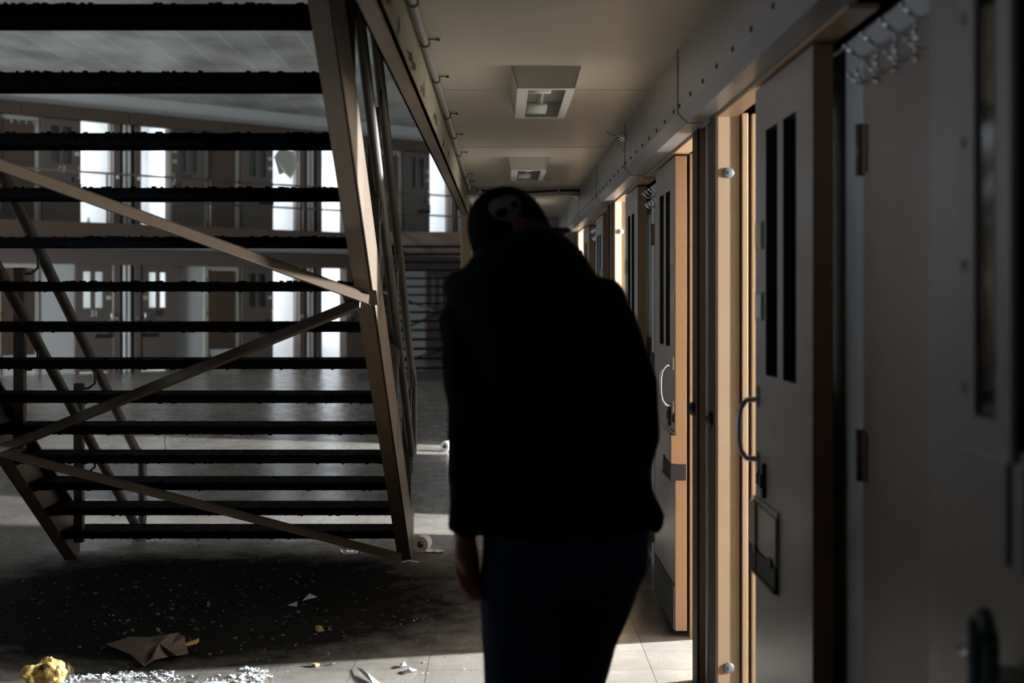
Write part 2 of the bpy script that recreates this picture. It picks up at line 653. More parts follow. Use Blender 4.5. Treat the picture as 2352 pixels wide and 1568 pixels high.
# far walls
for z0, nm, zt in ((0.0, 'wall_far', 2.72), (ZUP, 'wall_far_upper', ROOF)):
    loc, rot = far_bay(0, z0)
    mb = wall_row(nm, [-1, 0, 1, 2], (-9.5, 12.3), 0, zt - z0, None, '')
    struct(nm, mb, [M['white'], M['farbrown']], mtx=mtx_of(loc, rot), label='white cell wall across the atrium, %s tier' % ('lower' if z0 == 0 else 'upper'), cat='wall')
# far headers (brown fascia over the doors) and walkway slab
loc, rot = far_bay(0, 0)
mb = MB().box(-9.5, 12.3, -0.1, 0.02, DOORH, 2.46)
struct('trim_1', mb, M['fardoor'], 0.004, mtx_of(loc, rot), 'brown header band over the lower tier doors', 'trim')
mb = MB()
for j in range(-3, 5):
    mb.box(j * 2.28 + 0.02, j * 2.28 + 2.26, -0.1, 0.02, ZUP + DOORH, ZUP + 2.40)
mb.box(-9.5, 12.3, -0.09, 0.02, ZUP + DOORH, ZUP + 2.38)
struct('trim_2', mb, M['farbrown'], 0.004, mtx_of(loc, rot), 'brown header band over the upper tier doors', 'trim')
mb = MB().box(-9.5, 12.3, -1.35, 0.02, 2.6, ZUP)
mb.box(-9.5, 12.3, -1.40, -1.33, 2.56, ZUP + 0.08)
struct('trim_3', mb, [M['farbrown']], 0.004, mtx_of(loc, rot), 'brown edged walkway slab in front of the upper tier', 'trim')
# right beam over the doors: fascia panels with rivets
XB = 0.655
HB = 2.165
prof = [(XB, HB + 0.035), (XB + 0.035, HB), (XB + 0.10, HB), (XB + 0.105, HB + 0.008), (XB + 0.11, HB), (0.90, HB), (0.90, CEIL), (XB, CEIL)]
YS = [-4.0, -1.55, 0.73, 3.01, 5.29, 7.57, 9.85, 12.13, 14.41, 16.6]
mb = MB()
for a, b in zip(YS[:-1], YS[1:]):
    mb.prism([(x, a + 0.006, z) for x, z in prof], (0, b - a - 0.012, 0), 0)
    mb.box(XB + 0.012, 0.9, a - 0.01, a + 0.01, HB + 0.012, CEIL, 0)
    mb.prism([(x, a - 0.006, z) for x, z in ((XB - 0.0015, HB + 0.034), (XB + 0.0345, HB - 0.0015), (XB + 0.09, HB - 0.0015), (XB + 0.09, CEIL), (XB - 0.0015, CEIL))], (0, 0.012, 0), 1)
    mb.box(XB - 0.003, XB + 0.01, a + 0.006, a + 0.03, HB + 0.034, CEIL, 0)
    y = a + 0.12
    while y < b - 0.05:
        mb.ellipsoid((XB, y, HB + 0.055), (0.006, 0.009, 0.009), 8, 6, 1)
        y += 0.3
struct('trim_4', mb, [M['fascia'], M['dark']], 0.0, label='riveted steel fascia beam over the right cell doors', cat='trim')
# recess pocket between beam and door heads
mb = MB()
for k in range(-1, 3):
    c = C0 + PERIOD * k
    mb.box(0.762, 0.83, c - 2.2, c - PH, HB - 0.012, HB + 0.0, 0)
    mb.box(0.762, 0.83, c + PH, c + 2.2, HB - 0.012, HB + 0.0, 0)
struct('trim_5', mb, M['tan'], label='tan door track under the right beam', cat='trim')

# left edge beam of the walkway
mb = MB()
mb.box(-0.375, -0.306, -5, 13.2, 2.266, 2.272)
mb.box(-0.318, -0.306, -5, 13.2, 2.266, CEIL)
mb.box(-0.375, -0.306, -5, 13.2, CEIL - 0.004, CEIL + 0.02)
mb.box(-0.375, -0.367, -5, 13.2, 2.266, ZUP + 0.1)
struct('trim_6', mb, M['beam'], label='brown steel edge beam along the left of the corridor ceiling', cat='trim')
mb = MB().box(-0.306, -0.298, -5, 13.1, 2.27, CEIL)
random.seed(11)
for px, py in ((795, 25), (893, 62), (915, 78), (938, 122), (943, 133), (950, 150), (968, 205), (973, 212), (998, 268), (1002, 282), (1018, 330), (1030, 352)):
    u = (px - CX) / FPX
    if abs(u) < 1e-6:
        continue
    y = -0.298 / u
    z = H - (py - CY) * y / FPX
    if not (2.28 < z < 2.43):
        z = min(2.41, max(2.30, z))
    h = random.uniform(0.025, 0.05)
    l = random.uniform(0.10, 0.26)
    pts = [(-0.2975, y - l * 0.5, z - h * random.uniform(.2, 1)), (-0.2975, y + l * 0.1, z - h * random.uniform(0, .5)), (-0.2975, y + l * 0.5, z + h * random.uniform(-.3, .3)),
           (-0.2975, y + l * 0.15, z + h * random.uniform(.3, 1)), (-0.2975, y - l * 0.2, z + h * random.uniform(0, .4))]
    mb.prism(pts, (0.0012, 0, 0), 1)
struct('trim_7', mb, [M['board'], M['dark']], label='cream board with torn dark holes on the inner side of the left beam', cat='trim')
# cross beam, end pillars, end wall
mb = MB().box(-0.306, 0.66, 12.0, 12.2, CEIL - 0.07, CEIL + 0.01)
struct('trim_8', mb, M['cream'], 0.004, label='cream cross beam at the end of the corridor ceiling', cat='trim')
mb = MB().box(-0.375, -0.272, 12.95, 13.06, 0, 2.27)
struct('trim_9', mb, M['tan'], 0.006, label='tan steel post at the far end of the left beam', cat='trim')
mb = MB().box(0.66, 0.80, 15.3, 15.4, 0, HB)
mb.box(-0.25, 0.72, 16.5, 16.62, 0, CEIL)
struct('wall_end', mb, M['plain'], label='dim wall closing the end of the corridor', cat='wall')
# outer shell
struct('wall_back', MB().box(-17, 6.2, -5.2, -5, 0, ROOF), M['plain'], label='wall behind the viewpoint', cat='wall')
mb = MB()
LW = -15.0
lw = [(-3.0, 1.5), (4.0, 8.5), (11.0, 15.5)]
prev = -5
for a, b in lw:
    mb.box(LW - 0.25, LW, prev, a, 0, ROOF)
    mb.box(LW - 0.25, LW, a, b, 0, 0.7)
    mb.box(LW - 0.25, LW, a, b, 2.4, ROOF)
    prev = b
mb.box(LW - 0.25, LW, prev, 24, 0, ROOF)
struct('wall_left', mb, M['plain'], label='long wall with windows on the left of the room', cat='wall')
struct('wall_side', MB().box(6.2, 6.4, -5, 41, 0, ROOF), M['plain'], label='outer wall behind the right cells', cat='wall')

# cells behind the right wall --------------------------------------------------
mb = MB()
for k in range(-1, 3):
    c = C0 + PERIOD * k
    mb.box(0.97, 5.6, c - 0.08, c + 0.08, 0, CEIL)
    mb.box(1.01, 5.6, c + 2.2, c + 2.36, 0, CEIL)
mb.box(1.01, 5.6, C0 - PERIOD - 2.36, C0 - PERIOD - 2.2, 0, CEIL)
mb.box(5.6, 5.75, -5, 20, 0, CEIL)
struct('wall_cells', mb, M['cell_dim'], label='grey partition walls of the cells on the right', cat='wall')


def area(name, loc, direction, sx, sy, power, color=(0.86, 0.93, 1.0), spread=None):
    l = bpy.data.lights.new(name, 'AREA')
    l.shape = 'RECTANGLE'
    l.size = sx
    l.size_y = sy
    l.energy = power
    l.color = color
    if spread:
        l.spread = spread
    o = bpy.data.objects.new(name, l)
    col.objects.link(o)
    o.location = loc
    d = V(direction).normalized()
    # local -Z to d, local Y up
    z = -d
    x = V((0, 0, 1)).cross(z).normalized()
    y = z.cross(x)
    m = Matrix((x, y, z)).transposed().to_4x4()
    o.rotation_euler = m.to_euler()
    return o


COOL = (0.88, 0.94, 1.0)
WIN_N = [0]


def slit_window(y, zc, w, h, x=5.6):
    WIN_N[0] += 1
    mb = MB()
    mb.holed([y - w / 2 - 0.05, y - w / 2, y + w / 2, y + w / 2 + 0.05], [zc - h / 2 - 0.05, zc - h / 2, zc + h / 2, zc + h / 2 + 0.05], {(1, 1)}, 0, 0.05)
    o = struct('window_%d' % WIN_N[0], mb, M['galv'], label='narrow cell window', cat='window')
    o.matrix_world = Matrix(((0, 1, 0, x - 0.055), (1, 0, 0, 0), (0, 0, 1, 0), (0, 0, 0, 1)))


def cell_light(y, power, zc=2.0, w=0.15, h=0.6, aim=(-1, 0, 0)):
    slit_window(y, zc, w, h)
    area('cell_window_light', (5.52, y, zc), aim, w, h, power, COOL)


P_CELL = 520
for k, p in ((-1, 40), (0, 850), (1, 3300), (2, 4000)):
    cell_light(C0 + PERIOD * k - 1.62, p)
cell_light(C0 + 2.12, 3800)

# cells behind the far wall ----------------------------------------------------
for z0, nm in ((0.0, 'wall_far_cells'), (ZUP, 'wall_far_cells_upper')):
    loc, rot = far_bay(0, z0)
    mb = MB()
    top = 2.70 if z0 == 0 else ROOF - ZUP
    for k in (-1, 0, 1, 2):
        c = PERIOD * k
        mb.box(c - 0.07, c + 0.07, 0.2, 3.0, 0, top)
        mb.box(c + 2.21, c + 2.35, 0.25, 3.0, 0, top)
    mb.box(-7, 11.6, 3.0, 3.15, 0, top)
    mb.box(-7, 11.6, 0.25, 3.15, top - 0.1, top)
    if z0 > 0:
        mb.box(-9.5, 11.6, 0.02, 3.15, -0.1, 0)
    struct(nm, mb, M['cell'], mtx=mtx_of(loc, rot), label='white walls of the %s cells across the atrium' % ('lower' if z0 == 0 else 'upper'), cat='wall')
    for k, s, p in ((0, -1, 60), (0, 1, 75), (1, -1, 70), (1, 1, 75), (2, -1, 75)):
        if k == 2 and z0 == 0:
            p = 3
        if k == 0 and z0 == 0:
            p = 45 if s < 0 else 75
        m4 = mtx_of(loc, rot)
        pos = m4 @ V((PERIOD * k + s * 1.0, 2.9, 1.5))
        dr = m4.to_3x3() @ V((0.15, -1, 0))
        area('far_cell_light', pos, dr, 0.5, 1.3, p, COOL)

# windows in the left wall
for i, (a, b) in enumerate(lw):
    o = area('daylight', (LW + 0.02, (a + b) / 2, 1.55), (1, 0, 0), b - a - 0.2, 1.6, [150, 70, 60][i], (0.60, 0.76, 1.0))
    mbw = MB()
    n = 4
    us = [a]
    for j in range(n):
        us += [a + (b - a) * j / n + 0.05, a + (b - a) * (j + 1) / n - 0.05]
    us = sorted(set(us + [b]))
    mbw.holed(us, [0.7, 0.76, 2.34, 2.4], {(i2, 1) for i2 in range(1, len(us) - 1, 2)}, 0, 0.08)
    ow = struct('window_%d' % (20 + i), mbw, M['galv'], label='barred window in the left wall', cat='window')
    ow.matrix_world = Matrix(((0, 1, 0, LW - 0.15), (1, 0, 0, 0), (0, 0, 1, 0), (0, 0, 0, 1)))

area('daylight_far', (LW + 0.05, 17.5, 1.55), (0.72, 0.69, 0.02), 3.6, 1.6, 850, (0.84, 0.92, 1.0), R(90))
area('ceiling_fill_light', (LW + 0.05, 13.0, 4.2), (0.85, 0.35, 0.42), 6.0, 1.2, 420, (0.80, 0.89, 1.0), R(130))  # added lamp tilted upward to lighten the atrium ceiling
# added out-of-view screen keeping window light off the lower right doors
mb = MB().box(-4.4, -4.2, -4.9, 6.6, 0.0, 1.40).box(-4.45, -4.15, -4.9, 6.65, 1.40, 1.45)
struct('wall_counter', mb, M['plain'], 0.004, label='added unseen half-height screen shading the lower right doors', cat='wall')

# ------------------------------------------------------------------ cell doors
DW = 0.80


def door_meshes(face, edge, tagname):
    d = {}
    us = [0, 0.17, 0.345, 0.425, 0.60, DW]
    zs = [0.03, 1.29, 2.005, DOORH]
    mb = MB()
    mb.holed(us, zs, {(1, 1), (3, 1)}, 0, 0.052, 0)
    bm = mb.bm
    bm.faces.ensure_lookup_table()
    bm.normal_update()
    for f in bm.faces:
        c = f.calc_center_median()
        if abs(c.x) < 1e-4 or abs(c.x - DW) < 1e-4:
            f.material_index = 1
        elif 0.001 < c.y < 0.051 and c.z > 0.1 and c.z < 2.05 and 0.1 < c.x < 0.7:
            f.material_index = 2
    d['leaf'] = mb.mesh('leaf_' + tagname, [face, edge, M['dark']])
    mb = MB()
    mb.box(0.165, 0.35, 0.02, 0.026, 1.285, 2.01)
    d['pane1'] = mb.mesh('pane', M['pane'])
    mb = MB()
    mb.box(0.42, 0.605, 0.02, 0.026, 1.285, 2.01)
    d['pane2'] = mb.mesh('pane', M['pane'])
    # pull handle at local x = 0 (placed later): bowed bar on two feet
    mb = MB()
    path = [(0, 0.0, 1.21), (0, -0.035, 1.208), (0, -0.052, 1.185), (0, -0.058, 1.15), (0, -0.058, 1.09), (0, -0.052, 1.055), (0, -0.035, 1.033), (0, 0.0, 1.03)]
    mb.tube(path, 0.0085, 12)
    mb.box(-0.018, 0.018, -0.006, 0, 1.19, 1.25)
    mb.box(-0.018, 0.018, -0.006, 0, 0.99, 1.05)
    d['handle'] = mb.mesh('handle', M['metal'])
    # keyhole plate
    mb = MB().box(-0.02, 0.02, -0.005, 0, 0.955, 1.0).box(-0.004, 0.004, -0.007, 0, 0.97, 0.99)
    d['lock'] = mb.mesh('lock', M['dark'])
    # card holder: frame with card
    for key, m in (('cardy', M['card']), ('cardw', M['cardw'])):
        mb = MB()
        mb.box(-0.055, 0.055, -0.006, 0, -0.042, 0.042, 0)
        mb.box(-0.046, 0.046, -0.008, -0.004, -0.034, 0.034, 1)
        d[key] = mb.mesh('card_holder', [M['galv'], m])
    # food pass: flap standing proud on hinges over dark slot with shelf
    mb = MB()
    mb.box(0, 0.36, -0.011, 0.0, 0.77, 0.90, 0)
    mb.box(-0.02, 0.36, -0.006, 0.0, 0.685, 0.915, 0)
    mb.box(0.0, 0.36, -0.013, -0.004, 0.70, 0.762, 2)
    mb.box(0.0, 0.36, -0.018, 0.0, 0.69, 0.699, 1)
    for q in (0.06, 0.30):
        mb.box(q - 0.02, q + 0.02, -0.018, -0.01, 0.755, 0.78, 1)
    d['flap'] = mb.mesh('food_flap', [face, M['kick'], M['dark']])
    # strike box wrapping the opening edge of the leaf
    mb = MB()
    mb.box(-0.09, 0.004, -0.018, 0.05, 0.775, 0.90, 0)
    mb.box(-0.09, 0.003, -0.02, 0.048, 0.70, 0.772, 1)
    d['strike'] = mb.mesh('strike_box', [edge, M['dark']])
    # keeper bar below the handle
    mb = MB().box(0.07, 0.10, -0.012, 0, 0.93, 1.03).box(0.075, 0.095, -0.018, 0, 0.96, 1.0)
    d['latch'] = mb.mesh('latch_bar', M['kick'])
    mb = MB().box(0.005, DW - 0.005, -0.008, 0.0, 0.035, 0.23)
    for i in range(6):
        mb.ellipsoid((0.07 + i * 0.132, -0.008, 0.20), (0.008, 0.004, 0.008), 8, 5)
    d['kick'] = mb.mesh('kick_plate', M['kick'])
    return d


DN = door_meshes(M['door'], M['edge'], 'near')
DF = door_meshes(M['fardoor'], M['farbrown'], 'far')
NUM = {}


def cell_door(d, label, loc, rot, x0, side, number=None, nummat='handnum', cards=('cardy', 'cardw'), y=0.016, group=None, kick=True):
    """x0: local x of leaf's left edge in the bay frame; side=+1: handle on the right end of the leaf"""
    m = mtx_of(loc, rot)
    p = m @ V((x0, y, 0))
    t = thing('cell_door', label, 'door', p, rot, group)
    mir = side < 0
    put('leaf', d['leaf'], t, bevel=0.003)
    for key, nx in (('pane1', 0), ('pane2', 1)):
        put('slit_pane', d[key], t)
    hx = DW - 0.05 if side > 0 else 0.05
    o = put('pull_handle', d['handle'], t, label='curved bare steel pull handle')
    o.location = (hx, 0, 0)
    o = put('lock_plate', d['lock'], t)
    o.location = (hx, 0, 0)
    for zc, key in zip((1.70, 1.49), cards):
        o = put('card_holder', d[key], t, label='small framed name card')
        o.location = (DW - 0.085 if side > 0 else 0.085, 0, zc)
    o = put('food_flap', d['flap'], t, label='fold-down food slot flap')
    o.location = (DW - 0.375, 0, 0) if side > 0 else (0.015, 0, 0)
    o = put('strike_box', d['strike'], t)
    o.location = (DW, 0, 0) if side > 0 else (0, 0, 0)
    if side < 0:
        o.rotation_euler = (0, 0, R(180))
        o.location = (0, 0.032, 0)
    o = put('latch_bar', d['latch'], t)
    o.location = (DW - 0.26, 0, 0) if side > 0 else (0.08, 0, 0)
    if kick:
        put('kick_plate', d['kick'], t, label='scuffed black kick plate')
    if number:
        key = (number, nummat)
        if key not in NUM:
            NUM[key] = text_mesh(number, 0.17, M[nummat])
        o = put('door_number', NUM[key], t, label='painted number ' + number)
        o.location = (0.40, -0.003, 1.17)
    return t


# right wall: R side (+x, nearer the camera) and L side (-x)
for k, lab in ((0, 'grey slid-open cell door with two long slits, nearest full one on the right'), (1, 'grey slid-open cell door with two slits just past the second pier'), (2, 'small grey cell door just past the third pier')):
    loc, rot = right_bay(k)
    cell_door(DN, lab, loc, rot, OP - 0.01, -1, cards=('cardy', 'cardw'))
for k, lab in ((-1, 'dark close cell door cut by the right edge of the frame'), (0, 'grey cell door with orange-lit edge and yellow cards beside the man'), (1, 'grey cell door with dark slits between second and third piers')):
    loc, rot = right_bay(k)
    dd = cell_door(DN, lab, loc, rot, -OP + 0.01 - DW, 1, cards=('cardy', 'cardy'))
    if k == -1:
        for q in (0.41, 0.485):
            put('vent_slot', MB().box(q - 0.009, q + 0.009, -0.003, 0.001, 1.11, 1.266).mesh('vent_slot', M['dark']), dd)
# far wall
loc, rot = far_bay(0, 0)
cell_door(DF, 'closed cell door painted 31 in light figures on the lower tier', loc, rot, -PH - DW - 0.016, 1, '31', 'numlight', ('cardw', 'cardw'), kick=False)
cell_door(DF, 'closed cell door painted 30 with white glowing slits on the lower tier', loc, rot, PH + 0.016, -1, '30', 'handnum', ('cardy', 'cardy'), kick=False)
loc, rot = far_bay(1, 0)
cell_door(DF, 'slid-open lower cell door left of bright opening behind the stair', loc, rot, -OP - DW, 1, None, cards=('cardw', 'cardw'), kick=False)
cell_door(DF, 'slid-open lower cell door mostly hidden behind the stair stringer', loc, rot, OP, -1, None, cards=('cardy', 'cardw'), kick=False)
loc, rot = far_bay(0, ZUP)
cell_door(DF, 'slid-open cell door painted 63 on the upper tier', loc, rot, -OP - DW, 1, '63', 'numlight', ('cardw', 'cardw'), kick=False)
cell_door(DF, 'slid-open upper cell door painted 62 in dark figures', loc, rot, OP, -1, '62', 'handnum', ('cardy', 'cardy'), kick=False)
loc, rot = far_bay(1, ZUP)
cell_door(DF, 'slid-open upper cell door with two pale cards left of bright opening', loc, rot, -OP - DW, 1, None, cards=('cardw', 'cardw'), kick=False)
cell_door(DF, 'slid-open upper cell door hidden behind the stair stringer', loc, rot, OP, -1, None, cards=('cardy', 'cardw'), kick=False)
loc, rot = far_bay(2, ZUP)
cell_door(DF, 'dark upper cell door in the far corner beside a bright doorway', loc, rot, -OP - DW, 1, None, cards=('cardy', 'cardy'), kick=False)
loc, rot = far_bay(2, 0)
cell_door(DF, 'closed lower cell door behind the distant staircase', loc, rot, -PH - DW - 0.016, 1, None, kick=False)
loc, rot = far_bay(-1, ZUP)
cell_door(DF, 'upper cell door at the far left edge of the photo', loc, rot, OP, -1, None, kick=False)


# ------------------------------------------------------------------ plumbing chase doors
def chase_meshes(m, fr, frame):
    mb = MB()
    mb.box(-0.33, 0.33, -0.03, 0.0, 0.03 if frame else 0.40, 2.06, 0)
    leaf = mb.mesh('chase_leaf', m)
    mb = MB()
    if frame:
        mb.holed([-0.43, -0.335, 0.335, 0.43], [0, 0.025, 2.065, DOORH], {(1, 1)}, -0.02, 0)
    else:
        mb.holed([-0.43, -0.335, 0.335, 0.43], [0, 0.02, 2.085, DOORH], {(1, 1)}, -0.02, 0)
    fm = mb.mesh('chase_frame', fr)
    mb = MB()
    mb.tube([(0, 0, -0.06), (0, 0, 0.06)], 0.012, 12)
    mb.box(-0.045, 0.0, 0.0, 0.006, -0.055, 0.055)
    mb.box(0.0, 0.045, 0.0, 0.006, -0.055, 0.055)
    hm = mb.mesh('hinge', M['beam'])
    # robe hook: backplate with a long upturned prong and a short lower one
    mb = MB()
    mb.box(-0.016, 0.016, -0.004, 0, -0.05, 0.05)
    mb.tube([(0, 0, 0.03), (0, -0.03, 0.022), (0, -0.06, 0.028), (0, -0.085, 0.05)], 0.005, 8)
    mb.ellipsoid((0, -0.088, 0.055), (0.009, 0.009, 0.009), 10, 8)
    for s in (-1, 1):
        mb.tube([(0, 0, -0.03), (s * 0.012, -0.025, -0.045), (s * 0.025, -0.05, -0.045), (s * 0.035, -0.065, -0.025)], 0.0045, 8)
        mb.ellipsoid((s * 0.036, -0.067, -0.02), (0.008, 0.008, 0.008), 10, 8)
    hk = mb.mesh('hook', M['chrome'])
    return leaf, fm, hm, hk


CHN = chase_meshes(M['door'], M['white'], False)
CHF = chase_meshes(M['farbrown'], M['cream'], False)
CHU = chase_meshes(M['farbrown'], M['cream'], True)


def chase(ms, label, loc, rot, x, hx=-0.333, hooks=True):
    m = mtx_of(loc, rot)
    p = m @ V((x, 0.114, 0))
    t = thing('chase_door', label, 'access panel', p, rot)
    o = put('panel', ms[0], t, bevel=0.003)
    put('frame', ms[1], t, bevel=0.003)
    for z in (0.22, 1.15, 1.86):
        h = put('hinge', ms[2], t)
        h.location = (hx, -0.035, z)
    if hooks:
        for i in range(4):
            h = put('robe_hook', ms[3], t, label='shiny double coat hook')
            h.location = (-0.13 + i * 0.15, -0.03, 2.035)
            h.scale = (0.8, 0.8, 0.8)
    return t


mb = MB()
near_full = MB().box(-0.255, 0.33, -0.03, 0.0, 0.02, 2.08).mesh('chase_leaf', M['panel'])
near_frame = MB().holed([-0.465, -0.262, 0.335, 0.43], [0, 0.02, 2.085, DOORH], {(1, 1)}, -0.02, 0).mesh('chase_frame', M['white'])
CHN = (near_full, near_frame, CHN[2], CHN[3])
for k, lab in ((0, 'tall grey-brown hinged panel with coat hooks, close on the right'), (1, 'hinged panel with small coat hooks between two open doors beside the man'), (2, 'distant hinged panel with coat hooks along the right wall')):
    loc, rot = right_bay(k)
    chase(CHN, lab, loc, rot, PERIOD / 2, -0.258)
for k, lab in ((0, 'at the left edge'), (1, 'right of door 30'), (2, 'in the far corner')):
    loc, rot = far_bay(k, 0)
    chase(CHF, 'brown wall panel between lower cells, ' + lab, loc, rot, -PERIOD / 2, hooks=False)
    loc, rot = far_bay(k, ZUP)
    chase(CHU, 'brown panel in cream frame on the upper tier, ' + {0: 'with hook dots at the left edge', 1: 'right of door 62', 2: 'left of the far corner door'}[k], loc, rot, -PERIOD / 2, hooks=True)

# wall lever box at the right edge, close to the camera
t = thing('steel_hasp', 'blurred teal steel hasp bar low at the right edge', 'hasp', (0.712, 2.13, 0.62))
mb = MB()
mb.tube([(0, 0, 0), (0, 0, 0.42)], 0.014, 12)
mb.tube([(0.0, -0.06, 0), (0.0, -0.06, 0.40)], 0.012, 12)
mb.tube([(0.0, -0.06, 0.40), (0.0, -0.03, 0.43), (0, 0, 0.42)], 0.012, 12)
put('bar', mb.mesh('bar', M['bluish']), t)
for z in (0.28, 0.02):
    put('bracket', MB().box(0.008, 0.056, -0.09, 0.03, z, z + 0.06).mesh('bracket', M['galv']), t)
mb = MB().tube([(0, 0, 0.36), (-0.01, 0.045, 0.36)], 0.01, 10)
put('pin', mb.mesh('pin', M['chrome']), t)

# vision frame bolted round the slits of the near right door
t = thing('window_guard', 'brown steel frame bolted round the slit of the right edge door', 'window guard', (PIER_X + 0.014, 2.225, 1.27))
mb = MB()
mb.holed([-0.13, -0.055, 0.05, 0.11], [0.0, 0.06, 0.80, 0.87], {(1, 1)}, -0.014, 0.0)
me = mb.mesh('frame', M['door'])
me.transform(Matrix.Rotation(R(-90), 4, 'Z'))
put('frame', me, t, bevel=0.004)
for z in (0.1, 0.3, 0.5, 0.7):
    b = put('bolt', bolt_me, t)
    b.scale = (0.5, 0.5, 0.5)
    b.location = (-0.014, 0.10, z)
    b.rotation_euler = (0, 0, R(-90))


# ------------------------------------------------------------------ stairs
RISE, GO = 0.174, 0.272
SL = RISE / GO


def channel(mb, X, side, za, zb, c_b, c_t, w=0.075, th=0.012):
    """sloping C channel. web at X, flanges towards side; follows z = c - SL*y; clipped at y range"""
    y0, y1 = za, zb

    def q(c, y):
        return c - SL * y
    xs = sorted((X, X + side * th))
    # web
    mb.hexa([(xs[0], y0, q(c_b, y0)), (xs[1], y0, q(c_b, y0)), (xs[1], y1, q(c_b, y1)), (xs[0], y1, q(c_b, y1))],
            [(xs[0], y0, q(c_t, y0)), (xs[1], y0, q(c_t, y0)), (xs[1], y1, q(c_t, y1)), (xs[0], y1, q(c_t, y1))])
    fx = sorted((X, X + side * w))
    for c, dz in ((c_b, 0.014), (c_t, -0.014)):
        lo, hi = sorted((c, c + dz))
        mb.hexa([(fx[0], y0, q(lo, y0)), (fx[1], y0, q(lo, y0)), (fx[1], y1, q(lo, y1)), (fx[0], y1, q(lo, y1))],
                [(fx[0], y0, q(hi, y0)), (fx[1], y0, q(hi, y0)), (fx[1], y1, q(hi, y1)), (fx[0], y1, q(hi, y1))])


def clip_floor(me):
    for v in me.vertices:
        if v.co.z < 0.004:
            v.co.z = 0.004


XL, XR = -2.516, -0.523
CB, CT = H + 3.70, H + 4.02
t1 = thing('staircase', 'open-riser brown steel staircase with black treads, seen from underneath', 'staircase', (-1.52, 8.2, 0))
for X, s in ((XL, 1), (XR, -1)):
    mb = MB()
    yb = CB / SL
    channel(mb, X, s, 3.3, yb + 0.02, CB, CT)
    # toe of the stringer cut level on the floor, cut plumb at the nosing
    th = 0.012
    xs = sorted((X, X + s * th))
    yt = yb + 0.28
    ztop = CT - SL * yb
    zt2 = max(0.25, CT - SL * yt)
    mb.prism([(xs[0], yb + 0.02, 0.004), (xs[0], yt, 0.004), (xs[0], yt, zt2), (xs[0], yb + 0.02, ztop - 0.013)], (xs[1] - xs[0], 0, 0))
    me = mb.mesh('stringer', M['stair'])
    clip_floor(me)
    put('stringer', me, t1, 0.002, True)
tm = None
for i in range(17):
    y = 8.19 - GO * i
    z = RISE * (i + 1) + 0.013
    mb = MB()
    D, T = 0.265, 0.036
    x0, x1 = XL + 0.014, XR - 0.014
    mb.box(x0, x1, y - D / 2, y + D / 2, z - 0.012, z)
    mb.box(x0, x1, y - D / 2, y - D / 2 + 0.012, z - T - 0.004, z - 0.01)
    mb.box(x0, x1, y + D / 2 - 0.012, y + D / 2, z - T, z + 0.002)
    # ribs under the plate, ragged grip studs on top edges
    for j in range(1, 9):
        yy = y - D / 2 + D * j / 9
        mb.box(x0, x1, yy - 0.003, yy + 0.003, z - 0.024, z - 0.01)
    for j in range(16):
        xx = x0 + (x1 - x0) * (j + 0.5) / 16
        mb.hexa([(xx, y - D / 2 + .02, z - .018), (xx + .004, y - D / 2 + .02, z - .018), (xx + .004, y + D / 2 - .01, z - .018), (xx, y + D / 2 - .01, z - .018)],
                [(xx, y - D / 2 + .02, z + .003), (xx + .004, y - D / 2 + .02, z + .003), (xx + .004, y + D / 2 - .01, z + .003), (xx, y + D / 2 - .01, z + .003)])
    rr = random.Random(i)
    for j in range(70):
        xx = rr.uniform(x0, x1 - 0.02)
        mb.box(xx, xx + rr.uniform(0.006, 0.02), y - D / 2 - 0.001, y - D / 2 + 0.011, z - 0.004, z + rr.uniform(0.002, 0.006))
        if j < 30:
            xx = rr.uniform(x0, x1 - 0.02)
            mb.box(xx, xx + rr.uniform(0.004, 0.02), y - D / 2, y - D / 2 + 0.01, z - T - rr.uniform(0.004, 0.009), z - T)
    put('tread', mb.mesh('tread', M['tread']), t1, 0, True)
    # bracket angles
    for X, s in ((XL, 1), (XR, -1)):
        mb = MB()
        a, b = sorted((X + s * 0.012, X + s * 0.055))
        mb.box(a, b, y - 0.12, y + 0.12, z - 0.05, z - 0.041)
        a, b = sorted((X + s * 0.012, X + s * 0.02))
        mb.box(a, b, y - 0.12, y + 0.12, z - 0.10, z - 0.041)
        put('tread_bracket', mb.mesh('tread_bracket', M['stair']), t1, 0, True)


def angle_brace(p, q, name, par, m):
    """L-section brace between two points on the soffit plane of the stair"""
    p, q = V(p), V(q)
    d = (q - p).normalized()
    nrm = V((0, -SL, -1)).normalized()     # pointing down-and-back out of the stair soffit
    nrm = V((0, -SL, -1.0)).normalized()
    w = d.cross(nrm).normalized()
    if w.z < 0:
        w = -w
    mb = MB()
    a, b = 0.034, 0.05
    # flat leg
    o0 = -w * a
    o1 = w * a
    tt = nrm * 0.008

    def bar(c0, c1, c2, c3):
        mb.hexa([p + c0, p + c1, p + c2, p + c3], [q + c0, q + c1, q + c2, q + c3])
    bar(o0, o1, o1 + tt, o0 + tt)
    bar(o1 - w * 0.008, o1, o1 + nrm * b, o1 - w * 0.008 + nrm * b)
    me = mb.mesh('cross_brace', m)
    put(name, me, par, 0.0015, True)


def soff(X, Y, drop=0.012):
    return V((X, Y, CB - SL * Y - drop))


def soff_px(px, py, X=None):
    # intersect the pixel ray with the stair soffit plane z = CB - SL*y
    u = (px - CX) / FPX
    v = -(py - CY) / FPX
    Y = (CB - 0.02 - H) / (v + SL)
    return V((u * Y, Y, H + v * Y))


